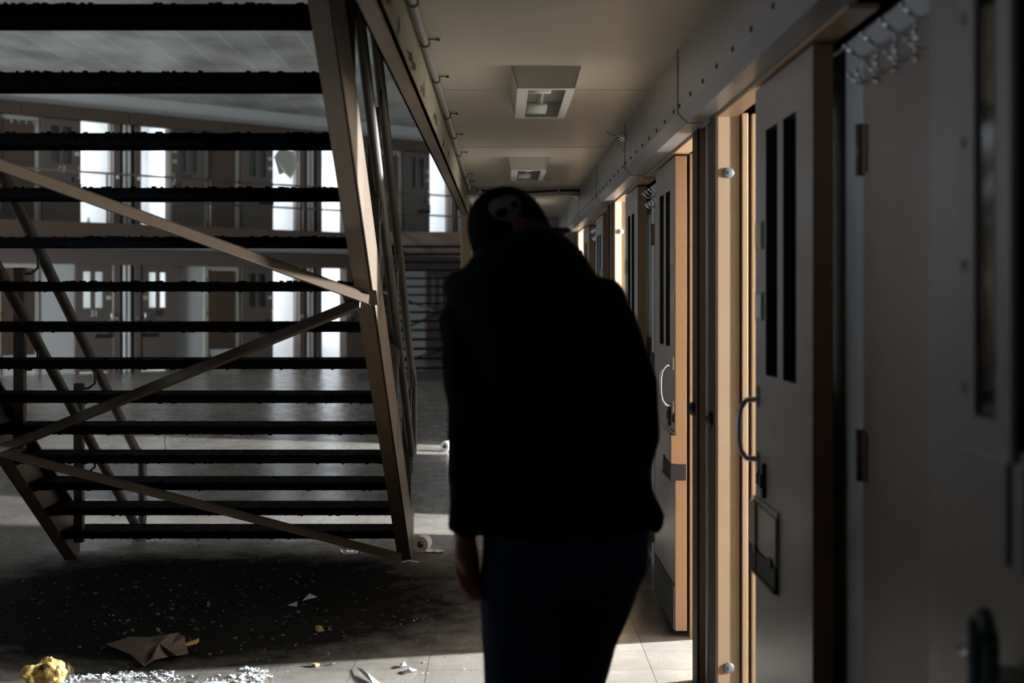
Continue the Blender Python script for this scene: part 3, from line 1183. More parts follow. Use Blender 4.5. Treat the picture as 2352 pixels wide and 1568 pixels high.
nodeR = soff_px(838, 682)
up0 = soff_px(-40, 362)
up0 = nodeR + (up0 - nodeR) * ((-2.46 - nodeR.x) / (up0.x - nodeR.x))
angle_brace(up0, nodeR, 'cross_brace', t1, M['stair'])
angle_brace(soff_px(-12, 1036), nodeR + V((0, 0.02, -0.012)), 'cross_brace', t1, M['stair'])
angle_brace(soff_px(-10, 1030), soff_px(915, 1274), 'cross_brace', t1, M['stair'])
p = nodeR
mb = MB().prism([p + V((-0.10, -0.07, 0.05)), p + V((0.05, -0.03, 0.02)), p + V((0.05, 0.05, -0.032)), p + V((-0.08, 0.07, -0.045))], V((0, 0.0, 0.006)))
put('gusset_plate', mb.mesh('gusset_plate', M['stair']), t1, 0, True)


def rail_set(X, Xp, cs_u, cs_l, ys, par, m, r=0.028, yend=9.05, ytop=3.3):
    def zz(c, y):
        return c - SL * y
    # one continuous pipe: upper rail, end loop, lower rail
    pts = [(X, ytop, zz(cs_u, ytop))]
    y = ytop
    pts.append((X, yend - 0.02, zz(cs_u, yend - 0.02)))
    pts.append((X, yend + 0.12, zz(cs_u, yend + 0.06)))
    pts.append((X, yend + 0.16, zz(cs_u, yend + 0.06) - 0.06))
    pts.append((X, yend + 0.165, zz(cs_l, yend) + 0.03))
    pts.append((X, yend + 0.13, zz(cs_l, yend) - 0.04))
    pts.append((X, yend + 0.05, zz(cs_l, yend) - 0.02))
    pts.append((X, yend - 0.06, zz(cs_l, yend - 0.06)))
    pts.append((X, ytop, zz(cs_l, ytop)))
    mb = MB()
    # split into straight upper + loop + lower to keep frames well behaved
    mb.loft(pts, [r] * len(pts), 12, (1, 0, 0))
    put('handrail', mb.mesh('handrail', m), par, 0, True)
    for y in ys:
        mb = MB()
        zt = zz(cs_u, y) - 0.10
        zb = max(0.02, zz(CB, y) + 0.10)
        mb.box(Xp - 0.026, Xp + 0.026, y - 0.026, y + 0.026, zb, zt)
        put('rail_post', mb.mesh('rail_post', m), par, 0.004, True)
        for c in (cs_u, cs_l):
            z = zz(c, y)
            mb = MB().tube([(Xp, y, z - 0.13), (Xp + (X - Xp) * .6, y, z - 0.13), (X, y, z - 0.10), (X, y, z - 0.01)], 0.007, 8)
            put('rail_bracket', mb.mesh('rail_bracket', m), par, 0, True)


rail_set(-2.33, -2.42, H + 4.81, H + 4.33, (8.14, 7.14, 6.1, 5.05, 4.0), t1, M['rail'])
rail_set(-0.52, -0.548, H + 4.81, H + 4.33, (8.2, 7.15, 6.1, 5.05, 4.0), t1, M['rail'], r=0.022, yend=8.15)
# flat infill bar between the two rails on the right
mb = MB()
for c in (H + 4.56,):
    y0, y1 = 3.3, 8.2
    mb.hexa([(-0.545, y0, c - .05 - SL * y0), (-0.53, y0, c - .05 - SL * y0), (-0.53, y1, c - .05 - SL * y1), (-0.545, y1, c - .05 - SL * y1)],
            [(-0.545, y0, c + .05 - SL * y0), (-0.53, y0, c + .05 - SL * y0), (-0.53, y1, c + .05 - SL * y1), (-0.545, y1, c + .05 - SL * y1)])
put('guard_plate', mb.mesh('guard_plate', M['rail']), t1, 0.002, True)
# loose wire hanging under a tread
mb = MB().tube([at(380, 995, 7.4), at(378, 1012, 7.4), at(381, 1030, 7.4), at(380, 1045, 7.4)], 0.0015, 6)
tag(put('hanging_wire', mb.mesh('hanging_wire', M['cable'])), 'thin loose wire hanging below a stair tread', 'wire')

# distant staircase, climbing away
t2 = thing('staircase', 'distant small steel staircase with thin treads beyond the stair rail', 'staircase', (-1.5, 27, 0))
X0, X1 = -2.5, -0.5
for i in range(15):
    y = 27 + GO * i
    z = RISE * (i + 1)
    mb = MB().box(X0 + 0.02, X1 - 0.02, y - 0.13, y + 0.13, z - 0.04, z)
    put('tread', mb.mesh('tread', M['tread']), t2, 0, True)
for X in (X0, X1):
    mb = MB()
    ya, yb = 26.85, 27 + GO * 15
    for (x0, x1) in ((X - 0.03, X + 0.03),):
        mb.hexa([(x0, ya, 0.01), (x1, ya, 0.01), (x1, yb, SL * (yb - 27) - 0.12), (x0, yb, SL * (yb - 27) - 0.12)],
                [(x0, ya, 0.26), (x1, ya, 0.26), (x1, yb, SL * (yb - 27) + 0.2), (x0, yb, SL * (yb - 27) + 0.2)])
    put('stringer', mb.mesh('stringer', M['farbrown']), t2, 0, True)
    for q, r_ in ((0.95, 0.022), (0.55, 0.018)):
        mb = MB().tube([(X, 26.7, q), (X, 27 + GO * 15, q + RISE * 15)], r_, 8)
        put('handrail', mb.mesh('handrail', M['rail']), t2, 0, True)
for a, b in (((X0, 28.2, 0.62), (X1, 29.6, 1.55)), ((X0, 29.8, 1.62), (X1, 28.6, 0.9)), ((X0, 27.3, 0.1), (X1, 28.2, 0.65))):
    mb = MB().tube([a, b], 0.022, 6)
    put('cross_brace', mb.mesh('cross_brace', M['rail']), t2, 0, True)
mb = MB().box(-2.7, -0.35, 31.0, 32.9, 2.62, ZUP)
mb.box(-2.7, -0.35, 30.95, 31.02, 2.45, ZUP + 0.1)
struct('trim_10', mb, M['farbrown'], label='dark landing slab at the head of the distant staircase', cat='trim')
mb = MB().box(-2.6, 0.2, 25.6, 26.0, 0.0, 0.12)
mb.box(-2.4, -1.0, 25.65, 25.95, 0.12, 0.16)
tag(put('dark_plinth', mb.mesh('dark_plinth', [M['kick']])), 'low dark plinth lying on the floor before the distant staircase', 'plinth')

# railing along the far upper walkway
loc, rot = far_bay(0, ZUP)
t = thing('walkway_railing', 'thin pipe railing along the far upper walkway', 'railing', mtx_of(loc, rot) @ V((0, -1.32, 0)), rot)
for z in (0.55, 1.02):
    mb = MB().tube([(-9, 0, z), (8.2, 0, z)], 0.02, 8)
    put('rail', mb.mesh('rail', M['fardoor']), t)
for i in range(-3, 4):
    x = i * 2.28 + 1.1
    mb = MB().tube([(x, 0, 0.0), (x, 0, 1.02)], 0.018, 8)
    put('post', mb.mesh('post', M['fardoor']), t)
# torn paper hanging in an upper opening, bottle on the upper walkway
loc, rot = far_bay(1, ZUP)
m4 = mtx_of(loc, rot)
mb = MB()
pts = [(-1.0, 0.0, 1.75), (-0.78, 0.05, 1.98), (-0.45, 0.04, 1.9), (-0.32, 0.03, 1.62), (-0.55, 0.0, 1.30), (-0.72, 0.03, 1.42), (-0.86, 0.0, 1.36)]
mb.prism([m4 @ V(p) for p in pts], (0.0, -0.01, 0))
tag(put('torn_paper', mb.mesh('torn_paper', M['cardw'])), 'torn tan paper hanging in the bright upper doorway', 'paper')
bottle_me = None


def bottle(name, label, loc, rot=(0, 0, 0), s=1.0):
    mb = MB()
    zs = [0, 0.01, 0.10, 0.135, 0.16, 0.185]
    rs = [0.028, 0.032, 0.032, 0.026, 0.013, 0.013]
    t = thing(name, label, 'bottle', loc)
    mb.loft([(0, 0, z * s) for z in zs], [r * s for r in rs], 16)
    b = put('body', mb.mesh('body', M['clear']), t)
    mb = MB().loft([(0, 0, 0.183 * s), (0, 0, 0.2 * s)], [0.015 * s] * 2, 14)
    c = put('cap', mb.mesh('cap', M['plastic_white']), t)
    t.rotation_euler = rot
    return t


loc, rot = far_bay(0, ZUP)
bottle('plastic_bottle', 'small clear bottle standing on the upper walkway under door 63', mtx_of(loc, rot) @ V((-1.15, -0.55, 0.0)), s=1.1)

# ------------------------------------------------------------------ ceiling lights
for i, (y0, y1, lab) in enumerate(((5.68, 6.65, 'boxy white ceiling light with open lens, nearest of the corridor'), (9.37, 10.26, 'second boxy ceiling light along the corridor, above the cap of the man'), (13.3, 14.2, 'farthest ceiling light of the corridor beyond the cross beam'))):
    t = thing('ceiling_light', lab, 'ceiling light', (0.177, (y0 + y1) / 2, CEIL))
    w0, w1, d = 0.139, 0.116, 0.084
    L2 = (y1 - y0) / 2
    mb = MB()
    mb.hexa([(-w1, -L2 + .005, -d), (-w0, -L2, 0), (-w0, L2, 0), (-w1, L2 - .005, -d)], [(-w1 + .006, -L2 + .005, -d), (-w0 + .006, -L2, 0), (-w0 + .006, L2, 0), (-w1 + .006, L2 - .005, -d)])
    mb.hexa([(w1 - .006, -L2 + .005, -d), (w0 - .006, -L2, 0), (w0 - .006, L2, 0), (w1 - .006, L2 - .005, -d)], [(w1, -L2 + .005, -d), (w0, -L2, 0), (w0, L2, 0), (w1, L2 - .005, -d)])
    mb.hexa([(-w1, -L2 + .005, -d), (w1, -L2 + .005, -d), (w0, -L2, 0), (-w0, -L2, 0)], [(-w1, -L2 + .011, -d), (w1, -L2 + .011, -d), (w0, -L2 + .006, 0), (-w0, -L2 + .006, 0)])
    mb.hexa([(-w1, L2 - .011, -d), (w1, L2 - .011, -d), (w0, L2 - .006, 0), (-w0, L2 - .006, 0)], [(-w1, L2 - .005, -d), (w1, L2 - .005, -d), (w0, L2, 0), (-w0, L2, 0)])
    put('housing', mb.mesh('housing', M['fixture']), t)
    mb = MB()
    m5 = Matrix(((1, 0, 0, 0), (0, 0, 1, 0), (0, 1, 0, 0), (0, 0, 0, 1)))
    mb.holed([-w1, -w1 + .045, w1 - .035, w1], [-L2 + .005, -L2 + .05, L2 - .03, L2 - .005], {(1, 1)}, -d - 0.004, -d)
    me = mb.mesh('trim_ring', M['fixture'])
    me.transform(m5)
    put('lens_frame', me, t)
    mb = MB().box(-w1 + .01, w1 - .01, -L2 + .02, L2 - .02, -0.012, -0.006)
    mb.hexa([(-.02, -L2 + .03, -.012), (.02, -L2 + .03, -.012), (.02, L2 - .03, -.012), (-.02, L2 - .03, -.012)], [(-.005, -L2 + .03, -.05), (.005, -L2 + .03, -.05), (.005, L2 - .03, -.05), (-.005, L2 - .03, -.05)])
    put('reflector', mb.mesh('reflector', M['reflector']), t)
    for yy in (-L2 * .72, -L2 * .55, L2 * .45, L2 * .65, L2 * .8):
        mb = MB().tube([(-w1 + .05, yy, -.066), (w1 - .09, yy, -.066)], 0.0125, 12)
        put('lamp_tube', mb.mesh('lamp_tube', M['tube']), t)
    mb = MB()
    mb.bm.faces.new([mb.bm.verts.new(q) for q in ((-w1 + .04, -L2 + .045, -d + .002), (w1 - .03, -L2 + .045, -d + .002), (w1 - .03, L2 - .025, -d + .002), (-w1 + .04, L2 - .025, -d + .002))])
    put('lens', mb.mesh('lens', M['lens']), t)

# conduits
t = thing('conduit', 'grey electrical conduit running along the left beam and ceiling', 'conduit', (-0.265, 6, CEIL))
mb = MB().tube([(-0.272, -2, CEIL - 0.019), (-0.272, 11.8, CEIL - 0.019)], 0.0135, 12)
put('pipe', mb.mesh('pipe', M['galv']), t, 0, True)
for y in (4.35, 5.05, 5.9, 7.1, 8.0, 9.0, 10.6, 11.3):
    mb = MB()
    mb.loft([(-0.272, y - 0.012, CEIL - 0.019), (-0.272, y + 0.012, CEIL - 0.019)], [0.017, 0.017], 14, (1, 0, 0))
    mb.box(-0.272, -0.222, y - 0.006, y + 0.006, CEIL - 0.008, CEIL - 0.005)
    mb.tube([(-0.226, y, CEIL - 0.004), (-0.226, y, CEIL - 0.012)], 0.006, 8)
    put('clamp', mb.mesh('clamp', M['cable']), t, 0, True)
t = thing('junction_box', 'small grey junction box at the end of the beam conduit', 'junction box', (-0.27, 11.9, CEIL - 0.03))
mb = MB().box(-0.055, 0.055, -0.05, 0.05, -0.05, 0.03)
put('box', mb.mesh('box', M['galv']), t, 0.006)
mb = MB().tube([(0.055, -0.02, -0.01), (0.10, -0.02, -0.01)], 0.018, 12)
put('fitting', mb.mesh('fitting', M['galv']), t)
mb = MB()
pts = []
for i in range(15):
    u = i / 14
    pts.append((-0.18 + 0.83 * u, 11.88, CEIL - 0.036 - 0.012 * math.sin(u * 5) - 0.012 * u))
t = thing('black_cable', 'black cable across the cross beam above the cap of the man', 'cable', (0.2, 11.88, CEIL - 0.05))
mb.tube(pts, 0.012, 10)
put('cable', mb.mesh('cable', M['cable']), t, 0, True)
for i in (4, 11):
    p = pts[i]
    mb = MB().loft([(p[0] - 0.008, p[1], p[2]), (p[0] + 0.008, p[1], p[2])], [0.016] * 2, 12, (0, 0, 1))
    put('clip', mb.mesh('clip', M['galv']), t, 0, True)

# little sensor cones on the fascia
for y, lab in ((7.5, 'small metal cone sensor on the fascia seam above the man'), (12.0, 'farther metal sensor on the fascia near the cross beam')):
    t = thing('sensor', lab, 'sensor', (XB, y, 2.36))
    mb = MB().loft([(0, 0, 0), (-0.02, 0, 0), (-0.06, -0.01, 0.005)], [0.028, 0.024, 0.010], 14, (0, 0, 1))
    put('cone', mb.mesh('cone', M['chrome']), t)
    mb = MB().tube([(-0.055, -0.01, 0.0), (-0.04, -0.02, -0.05), (-0.008, -0.03, -0.10)], 0.004, 8)
    mb.tube([(-0.06, -0.01, 0.005), (-0.085, -0.012, 0.01)], 0.006, 8)
    for s in (-1, 1):
        mb.tube([(-0.085, -0.012, 0.01), (-0.10, -0.012 + s * 0.02, 0.01 + 0.015)], 0.003, 6)
    put('arm', mb.mesh('arm', M['metal']), t)

# ------------------------------------------------------------------ litter
def flake_mesh(name, spots, m, zmax=0.012):
    mb = MB()
    rr = random.Random(5)
    for (x, y, s) in spots:
        n = rr.randint(3, 5)
        a0 = rr.uniform(0, 6.28)
        pts = []
        tilt = V((rr.uniform(-.5, .5), rr.uniform(-.5, .5)))
        for k in range(n):
            a = a0 + 6.283 * k / n + rr.uniform(-.4, .4)
            q = s * rr.uniform(.5, 1.1)
            dx, dy = q * math.cos(a), q * math.sin(a)
            pts.append(V((x + dx, y + dy, 0.002 + s * 0.5 + dx * tilt.x + dy * tilt.y)))
        zmin = min(p.z for p in pts)
        pts = [p - V((0, 0, zmin - 0.001)) for p in pts]
        mb.prism(pts, (0, 0, max(0.0015, s * 0.18)))
    return put(name, mb.mesh(name, m))


rr = random.Random(3)
spots = []
while len(spots) < 620:
    x, y = rr.uniform(-2.6, 0.3), rr.uniform(5.3, 9.2)
    d = math.hypot((x + 1.3) / 1.3, (y - 7.0) / 1.8)
    if rr.random() < max(0.12, 1.15 - d):
        spots.append((x, y, rr.choice((0.004, 0.005, 0.006, 0.009, 0.013))))
o = flake_mesh('grime_chips', spots, M['chip'])
tag(o, 'dark grit and paint chips scattered over the floor below the stair', 'debris', kind='stuff')
spots = []
clumps = [(on_floor(rr.uniform(150, 600), rr.uniform(1556, 1640)), rr.uniform(.03, .09)) for _ in range(34)] + [(on_floor(rr.uniform(545, 610), rr.uniform(1537, 1556)), .03) for _ in range(6)] + [(on_floor(rr.uniform(190, 400), rr.uniform(1546, 1560)), .04) for _ in range(8)]
while len(spots) < 1500:
    c, q = rr.choice(clumps)
    a, d = rr.uniform(0, 6.283), q * rr.random() ** 0.6
    x, y = c.x + d * 1.5 * math.cos(a), c.y + d * math.sin(a)
    if y < 5.2 or y > 5.93:
        continue
    spots.append((x, y, rr.choice((0.003, 0.004, 0.005, 0.006, 0.008, 0.012))))
for j in range(70):
    p = on_floor(rr.uniform(40, 1100), rr.uniform(1290, 1560))
    spots.append((p.x, p.y, rr.choice((0.003, 0.004, 0.006))))
o = flake_mesh('plaster_flakes', spots, M['plaster'])
tag(o, 'white plaster flakes heaped along the bottom left floor', 'debris', kind='stuff')

# torn brown sheet
outline = [(244, 1491), (300, 1478), (340, 1470), (410, 1464), (424, 1478), (430, 1495), (432, 1512), (405, 1522), (395, 1513), (384, 1520), (352, 1532), (330, 1536), (300, 1514)]
mb = MB()
top = []
for i, (px, py) in enumerate(outline):
    p = on_floor(px, py)
    p.z = 0.012 + 0.022 * (0.5 + 0.5 * math.sin(i * 2.1))
    top.append(p)
cen = sum(top, V()) / len(top)
cen.z = 0.045
bm = mb.bm
vc = bm.verts.new(cen)
ring = [bm.verts.new(p) for p in top]
mid = [bm.verts.new(p.lerp(cen, 0.5) + V((0, 0, 0.012 * math.sin(i * 2.7)))) for i, p in enumerate(top)]
n = len(ring)
for i in range(n):
    bm.faces.new([ring[i], ring[(i + 1) % n], mid[(i + 1) % n], mid[i]])
    bm.faces.new([mid[i], mid[(i + 1) % n], vc])
o = put('torn_sheet', mb.mesh('torn_sheet', M['paper']))
so = o.modifiers.new('Solidify', 'SOLIDIFY')
so.thickness = 0.003
tag(o, 'torn brown sheet lying on the dark dirt at lower left', 'paper')
a, b = on_floor(424, 1486), on_floor(455, 1478)
mb = MB().hexa([a + V((0, -.012, .004)), b + V((0, -.02, .004)), b + V((0, .02, .004)), a + V((0, .012, .004))], [a + V((0, -.012, .016)), b + V((0, -.018, .022)), b + V((0, .018, .022)), a + V((0, .012, .016))])
tag(put('yellow_strip', mb.mesh('yellow_strip', M['yellow']), None, 0.002), 'small yellow strip poking out from the torn brown sheet', 'scrap')
p = on_floor(733, 1449)
mb = MB().box(-0.013, 0.013, -0.02, 0.02, 0.001, 0.022, 0, Matrix.Translation(p) @ Matrix.Rotation(0.4, 4, 'Z'))
tag(put('yellow_chip', mb.mesh('yellow_chip', M['yellow']), None, 0.002), 'lone yellow chip on the brown floor left of the man', 'scrap')
p = on_floor(725, 1530)
mb = MB().box(-0.012, 0.012, -0.012, 0.012, 0.001, 0.012, 0, Matrix.Translation(p) @ Matrix.Rotation(0.9, 4, 'Z'))
tag(put('yellow_chip', mb.mesh('yellow_chip', M['yellow']), None, 0.002), 'tiny yellow crumb at the edge of the front light band', 'scrap')

# crumpled yellow foam in clear wrap (bottom left)
p = on_floor(112, 1582)
t = thing('foam_lump', 'crumpled yellow lump in clear wrap at the bottom left corner', 'rubbish', (p.x, p.y, 0))
mb = MB()
rr = random.Random(9)
for j in range(5):
    mb.ellipsoid((rr.uniform(-.06, .05), rr.uniform(-.05, .05), 0.055 + rr.uniform(-.01, .02)), (rr.uniform(.03, .055), rr.uniform(.03, .055), rr.uniform(.035, .055)), 14, 10)
me = mb.mesh('foam', M['yellow'])
o = put('foam', me, t)
rm = o.modifiers.new('Remesh', 'REMESH')
rm.mode = 'VOXEL'
rm.voxel_size = 0.008
tx = bpy.data.textures.new('crumple', 'CLOUDS')
tx.noise_scale = 0.045
dm = o.modifiers.new('Displace', 'DISPLACE')
dm.texture = tx
dm.strength = 0.05
mb = MB()
wr = []
for j in range(15):
    a = -0.6 + j * 0.25
    rr_ = 0.088 + 0.012 * math.sin(j * 2.3)
    wr.append([V((rr_ * math.cos(a), rr_ * math.sin(a) * .8, z + .012 * math.sin(j * 1.7 + z * 60))) for z in (0.006, 0.035, 0.06, 0.085)])
gv = [[mb.bm.verts.new(p) for p in r_] for r_ in wr]
for j in range(14):
    for q in range(3):
        mb.bm.faces.new([gv[j][q], gv[j + 1][q], gv[j + 1][q + 1], gv[j][q + 1]])
put('clear_wrap', mb.mesh('clear_wrap', M['pane']), t)

# plastic shards
for (pts, lab) in (([(818, 1536), (832, 1544), (872, 1572), (858, 1580)], 'clear plastic strip at the bottom edge in the front light band'),
                   ([(922, 1545), (940, 1540), (958, 1541), (945, 1548), (930, 1549)], 'small clear scrap in the front light band near the man'),
                   ([(918, 1529), (930, 1527), (934, 1531), (924, 1535)], 'tiny curled clear scrap above another in the front light band'),
                   ([(695, 1381), (711, 1368), (728, 1373), (708, 1381)], 'glinting glass shard on the dark dirt, upper of two'),
                   ([(661, 1393), (683, 1388), (682, 1396)], 'glinting glass shard on the dark dirt, lower of two')):
    mb = MB()
    rr = random.Random(len(lab))
    q = [on_floor(*p) + V((0, 0, 0.006 + 0.008 * (i % 2))) for i, p in enumerate(pts)]
    if len(q) > 3:
        c = sum(q, V()) / len(q) + V((0, 0, 0.008))
        bm = mb.bm
        vc = bm.verts.new(c)
        rg = [bm.verts.new(p) for p in q]
        for i in range(len(rg)):
            bm.faces.new([rg[i], rg[(i + 1) % len(rg)], vc])
        o = put('plastic_shard', mb.mesh('plastic_shard', M['shard']))
        s = o.modifiers.new('Solidify', 'SOLIDIFY')
        s.thickness = 0.002
    else:
        mb.prism(q, (0, 0, 0.003))
        o = put('plastic_shard', mb.mesh('plastic_shard', M['shard']))
    tag(o, lab, 'shard')


def toilet_roll(label, loc, rot, s=1.0, tail=False):
    t = thing('toilet_roll', label, 'toilet roll', loc, rot)
    R0, R1, W = 0.05 * s, 0.021 * s, 0.10 * s
    mb = MB()
    seg = 28
    bm = mb.bm
    rings = []
    for (y, r) in ((-W / 2, R1), (-W / 2, R0), (W / 2, R0), (W / 2, R1)):
        rings.append([bm.verts.new((r * math.cos(6.2832 * k / seg), y, R0 + r * math.sin(6.2832 * k / seg))) for k in range(seg)])
    for i in range(4):
        for k in range(seg):
            f = bm.faces.new([rings[i][k], rings[i][(k + 1) % seg], rings[(i + 1) % 4][(k + 1) % seg], rings[(i + 1) % 4][k]])
            f.smooth = i in (1, 3)
    put('paper', mb.mesh('paper', M['rollpaper']), t, 0.002)
    mb = MB()
    bm = mb.bm
    rings = []
    for (y, r) in ((-W / 2 - .001, R1 * .8), (-W / 2 - .001, R1), (W / 2 + .001, R1), (W / 2 + .001, R1 * .8)):
        rings.append([bm.verts.new((r * math.cos(6.2832 * k / seg), y, R0 + r * math.sin(6.2832 * k / seg))) for k in range(seg)])
    for i in range(4):
        for k in range(seg):
            bm.faces.new([rings[i][k], rings[i][(k + 1) % seg], rings[(i + 1) % 4][(k + 1) % seg], rings[(i + 1) % 4][k]])
    put('core', mb.mesh('core', M['kraft']), t, label='brown cardboard core')
    if tail:
        mb = MB()
        pts = []
        for i in range(6):
            pts.append((R0 * 0.2 + 0.025 * i, 0.004 + 0.004 * (i % 2)))
        for i in range(5):
            (xa, za), (xb, zb) = pts[i], pts[i + 1]
            mb.hexa([(xa, -W / 2, za), (xb, -W / 2, zb), (xb, W / 2 * (1 - .1 * i), zb), (xa, W / 2, za)], [(xa, -W / 2, za + .002), (xb, -W / 2, zb + .002), (xb, W / 2 * (1 - .1 * i), zb + .002), (xa, W / 2, za + .002)])
        put('loose_sheet', mb.mesh('loose_sheet', M['rollpaper']), t)
    return t


p = on_floor(1023, 1037)
toilet_roll('white toilet roll lying on the far floor left of the man', (p.x + 0.02, p.y + 0.05, 0), R(-35))
p = on_floor(944, 1274)
toilet_roll('loose toilet roll lying against the foot of the stair', (p.x + 0.06, p.y + 0.12, 0), R(-12), 0.95, True)
# crushed clear cup by the stair foot
p = on_floor(808, 1274)
t = thing('crushed_cup', 'crushed clear plastic cup by the lowest brace of the stair', 'cup', (p.x, p.y, 0))
mb = MB().loft([(-0.07, 0, 0.03), (-0.03, 0.01, 0.034), (0.02, 0, 0.03), (0.06, -0.005, 0.024)], [(0.034, 0.028), (0.036, 0.032), (0.032, 0.022), (0.024, 0.02)], 18, (0, 1, 0))
put('cup', mb.mesh('cup', M['clear']), t)
for px, py, lab in ((862, 1292, 'pale curled scrap right of the stair foot'),):
    p = on_floor(942, 1294)
    mb = MB().tube([p + V((-.05, 0, .006)), p + V((-.01, .02, .014)), p + V((.05, 0.01, .005))], 0.005, 6)
    tag(put('paper_scrap', mb.mesh('paper_scrap', M['cardw'])), lab, 'scrap')

# ------------------------------------------------------------------ walking man
YM = 3.5


def MP(px, py, y=YM):
    return V(((px - CX) * YM / FPX, y, H - (py - CY) * YM / FPX))


def voxel(o, size, smooth=0):
    rm = o.modifiers.new('Remesh', 'REMESH')
    rm.mode = 'VOXEL'
    rm.voxel_size = size
    rm.use_smooth_shade = True
    if smooth:
        sm = o.modifiers.new('Smooth', 'SMOOTH')
        sm.iterations = smooth
        sm.factor = 0.5


HC = V((0.028, 3.56, 1.662))
HM = Matrix.Translation(HC) @ Matrix.Rotation(R(-27), 4, 'Y') @ Matrix.Rotation(R(-48), 4, 'Z') @ Matrix.Rotation(R(-10), 4, 'X')

# body: one continuous remeshed surface
mb = MB()
mb.loft([(.16, 3.5, .86), (.16, 3.5, .97), (.145, 3.5, 1.12), (.12, 3.5, 1.3), (.09, 3.5, 1.45), (.075, 3.5, 1.54), (.055, 3.52, 1.585)],
        [(.16, .11), (.17, .12), (.15, .11), (.17, .115), (.17, .11), (.12, .085), (.06, .06)], 20)
mb.loft([(.065, 3.5, 1.53), (.05, 3.53, 1.60), (.032, 3.555, 1.66)], [.06, .056, .056], 14)
# head in local frame
hp = [(0, .035, -.122), (0, .036, -.105), (0, .024, -.075), (0, .010, -.035), (0, .0, .01), (0, -.004, .05), (0, -.004, .09), (0, -.002, .115), (0, 0, .126)]
hr = [(.020, .024), (.042, .048), (.058, .070), (.068, .086), (.074, .096), (.076, .098), (.066, .086), (.042, .056), (.012, .016)]
s0 = len(mb.bm.verts)
mb.loft(hp, hr, 22)
# nose, brow, lips, ears
mb.loft([(0, .092, .022), (0, .104, -.005), (0, .113, -.024), (0, .098, -.034)], [(.007, .008), (.009, .010), (.014, .012), (.012, .008)], 10)
mb.ellipsoid((-.028, .086, .032), (.022, .012, .008), 10, 8)
mb.ellipsoid((.028, .086, .032), (.022, .012, .008), 10, 8)
mb.ellipsoid((0, .088, -.058), (.024, .012, .009), 10, 8)
for s in (-1, 1):
    mb.ellipsoid((s * .078, -.004, .0), (.009, .020, .032), 10, 8)
mb.bm.verts.ensure_lookup_table()
for v in list(mb.bm.verts)[s0:]:
    v.co = HM @ v.co
# left arm
mb.loft([(-.055, 3.5, 1.51), (-.078, 3.475, 1.36), (-.08, 3.45, 1.22), (-.082, 3.455, 1.10), (-.088, 3.475, .965), (-.09, 3.48, .93)],
        [.055, .048, .040, .038, (.029, .025), (.029, .022)], 12)
# right arm bent forward
mb.loft([(.255, 3.5, 1.47), (.305, 3.485, 1.33), (.325, 3.47, 1.17), (.31, 3.56, 1.10), (.275, 3.68, 1.05), (.26, 3.72, 1.04)],
        [.055, .05, .042, .040, (.029, .025), (.029, .022)], 12)


def hand(mb, wrist, fdir, palm, thumb_side, curl=1.0):
    """wrist point, finger direction, palm normal, sign of the thumb side along width axis"""
    f = V(fdir).normalized()
    n = (V(palm) - f * V(palm).dot(f)).normalized()
    w = f.cross(n).normalized() * thumb_side
    W0 = V(wrist)
    mb.loft([W0 - f * 0.01, W0 + f * 0.02, W0 + f * 0.055, W0 + f * 0.088, W0 + f * 0.098], [(.027, .020), (.031, .019), (.041, .018), (.043, .016), (.036, .011)], 14, w, power=2.6)
    # thumb pad
    mb.ellipsoid(W0 + f * .035 + w * .022 + n * .012, (.018, .018, .022), 10, 8)
    for i, (off, ln, c) in enumerate(((.032, .085, .85), (.011, .094, 1.0), (-.011, .087, 1.12), (-.031, .068, 1.25))):
        p = W0 + f * (.088 - abs(off) * .12) + w * off
        d = f.copy()
        pts = [p - f * .012, p]
        for seg, k in ((.46, .35), (.30, .62), (.24, .45)):
            a = k * c * curl
            d = (d * math.cos(a) + n * math.sin(a)).normalized()
            # keep curling about w
            nn = (n - d * n.dot(d))
            p = p + d * ln * seg
            pts.append(p)
        r = .0095 if i < 3 else .0082
        mb.loft(pts, [r * 1.05, r, r * .98, r * .86, r * .62], 10, w)
    p = W0 + f * .022 + w * .027 + n * .006
    pts = [p, p + (f * .5 + w * .65 + n * .45).normalized() * .038, p + (f * .5 + w * .65 + n * .45).normalized() * .038 + (f * .85 + w * .15 + n * .5).normalized() * .03]
    pts.append(pts[-1] + (f * .9 - w * .05 + n * .45).normalized() * .024)
    mb.loft(pts, [.014, .0115, .0105, .007], 10, n)


hand(mb, (-.09, 3.48, .935), (0.06, -0.08, -1), (0.75, -0.65, 0), -1 if V((0.06, -0.08, -1)).cross(V((0.75, -0.65, 0))).x > 0 else 1, 1.0)
hand(mb, (.26, 3.72, 1.04), (-.3, .9, -.15), (-.8, -.2, -.5), 1, 1.0)
# legs
LL = [(.065, 3.49, .93), (.05, 3.48, .76), (.045, 3.45, .5), (.045, 3.34, .3), (.04, 3.24, .1)]
RL = [(.245, 3.5, .93), (.215, 3.57, .74), (.18, 3.68, .5), (.178, 3.74, .3), (.178, 3.78, .1)]
for P in (LL, RL):
    mb.loft(P, [.085, .078, .055, .05, .038], 12)
body = put('person', mb.mesh('person', M['skin']))
voxel(body, 0.0052, 2)
tag(body, 'man in black jacket, blue jeans and black cap walking away down the corridor', 'person')

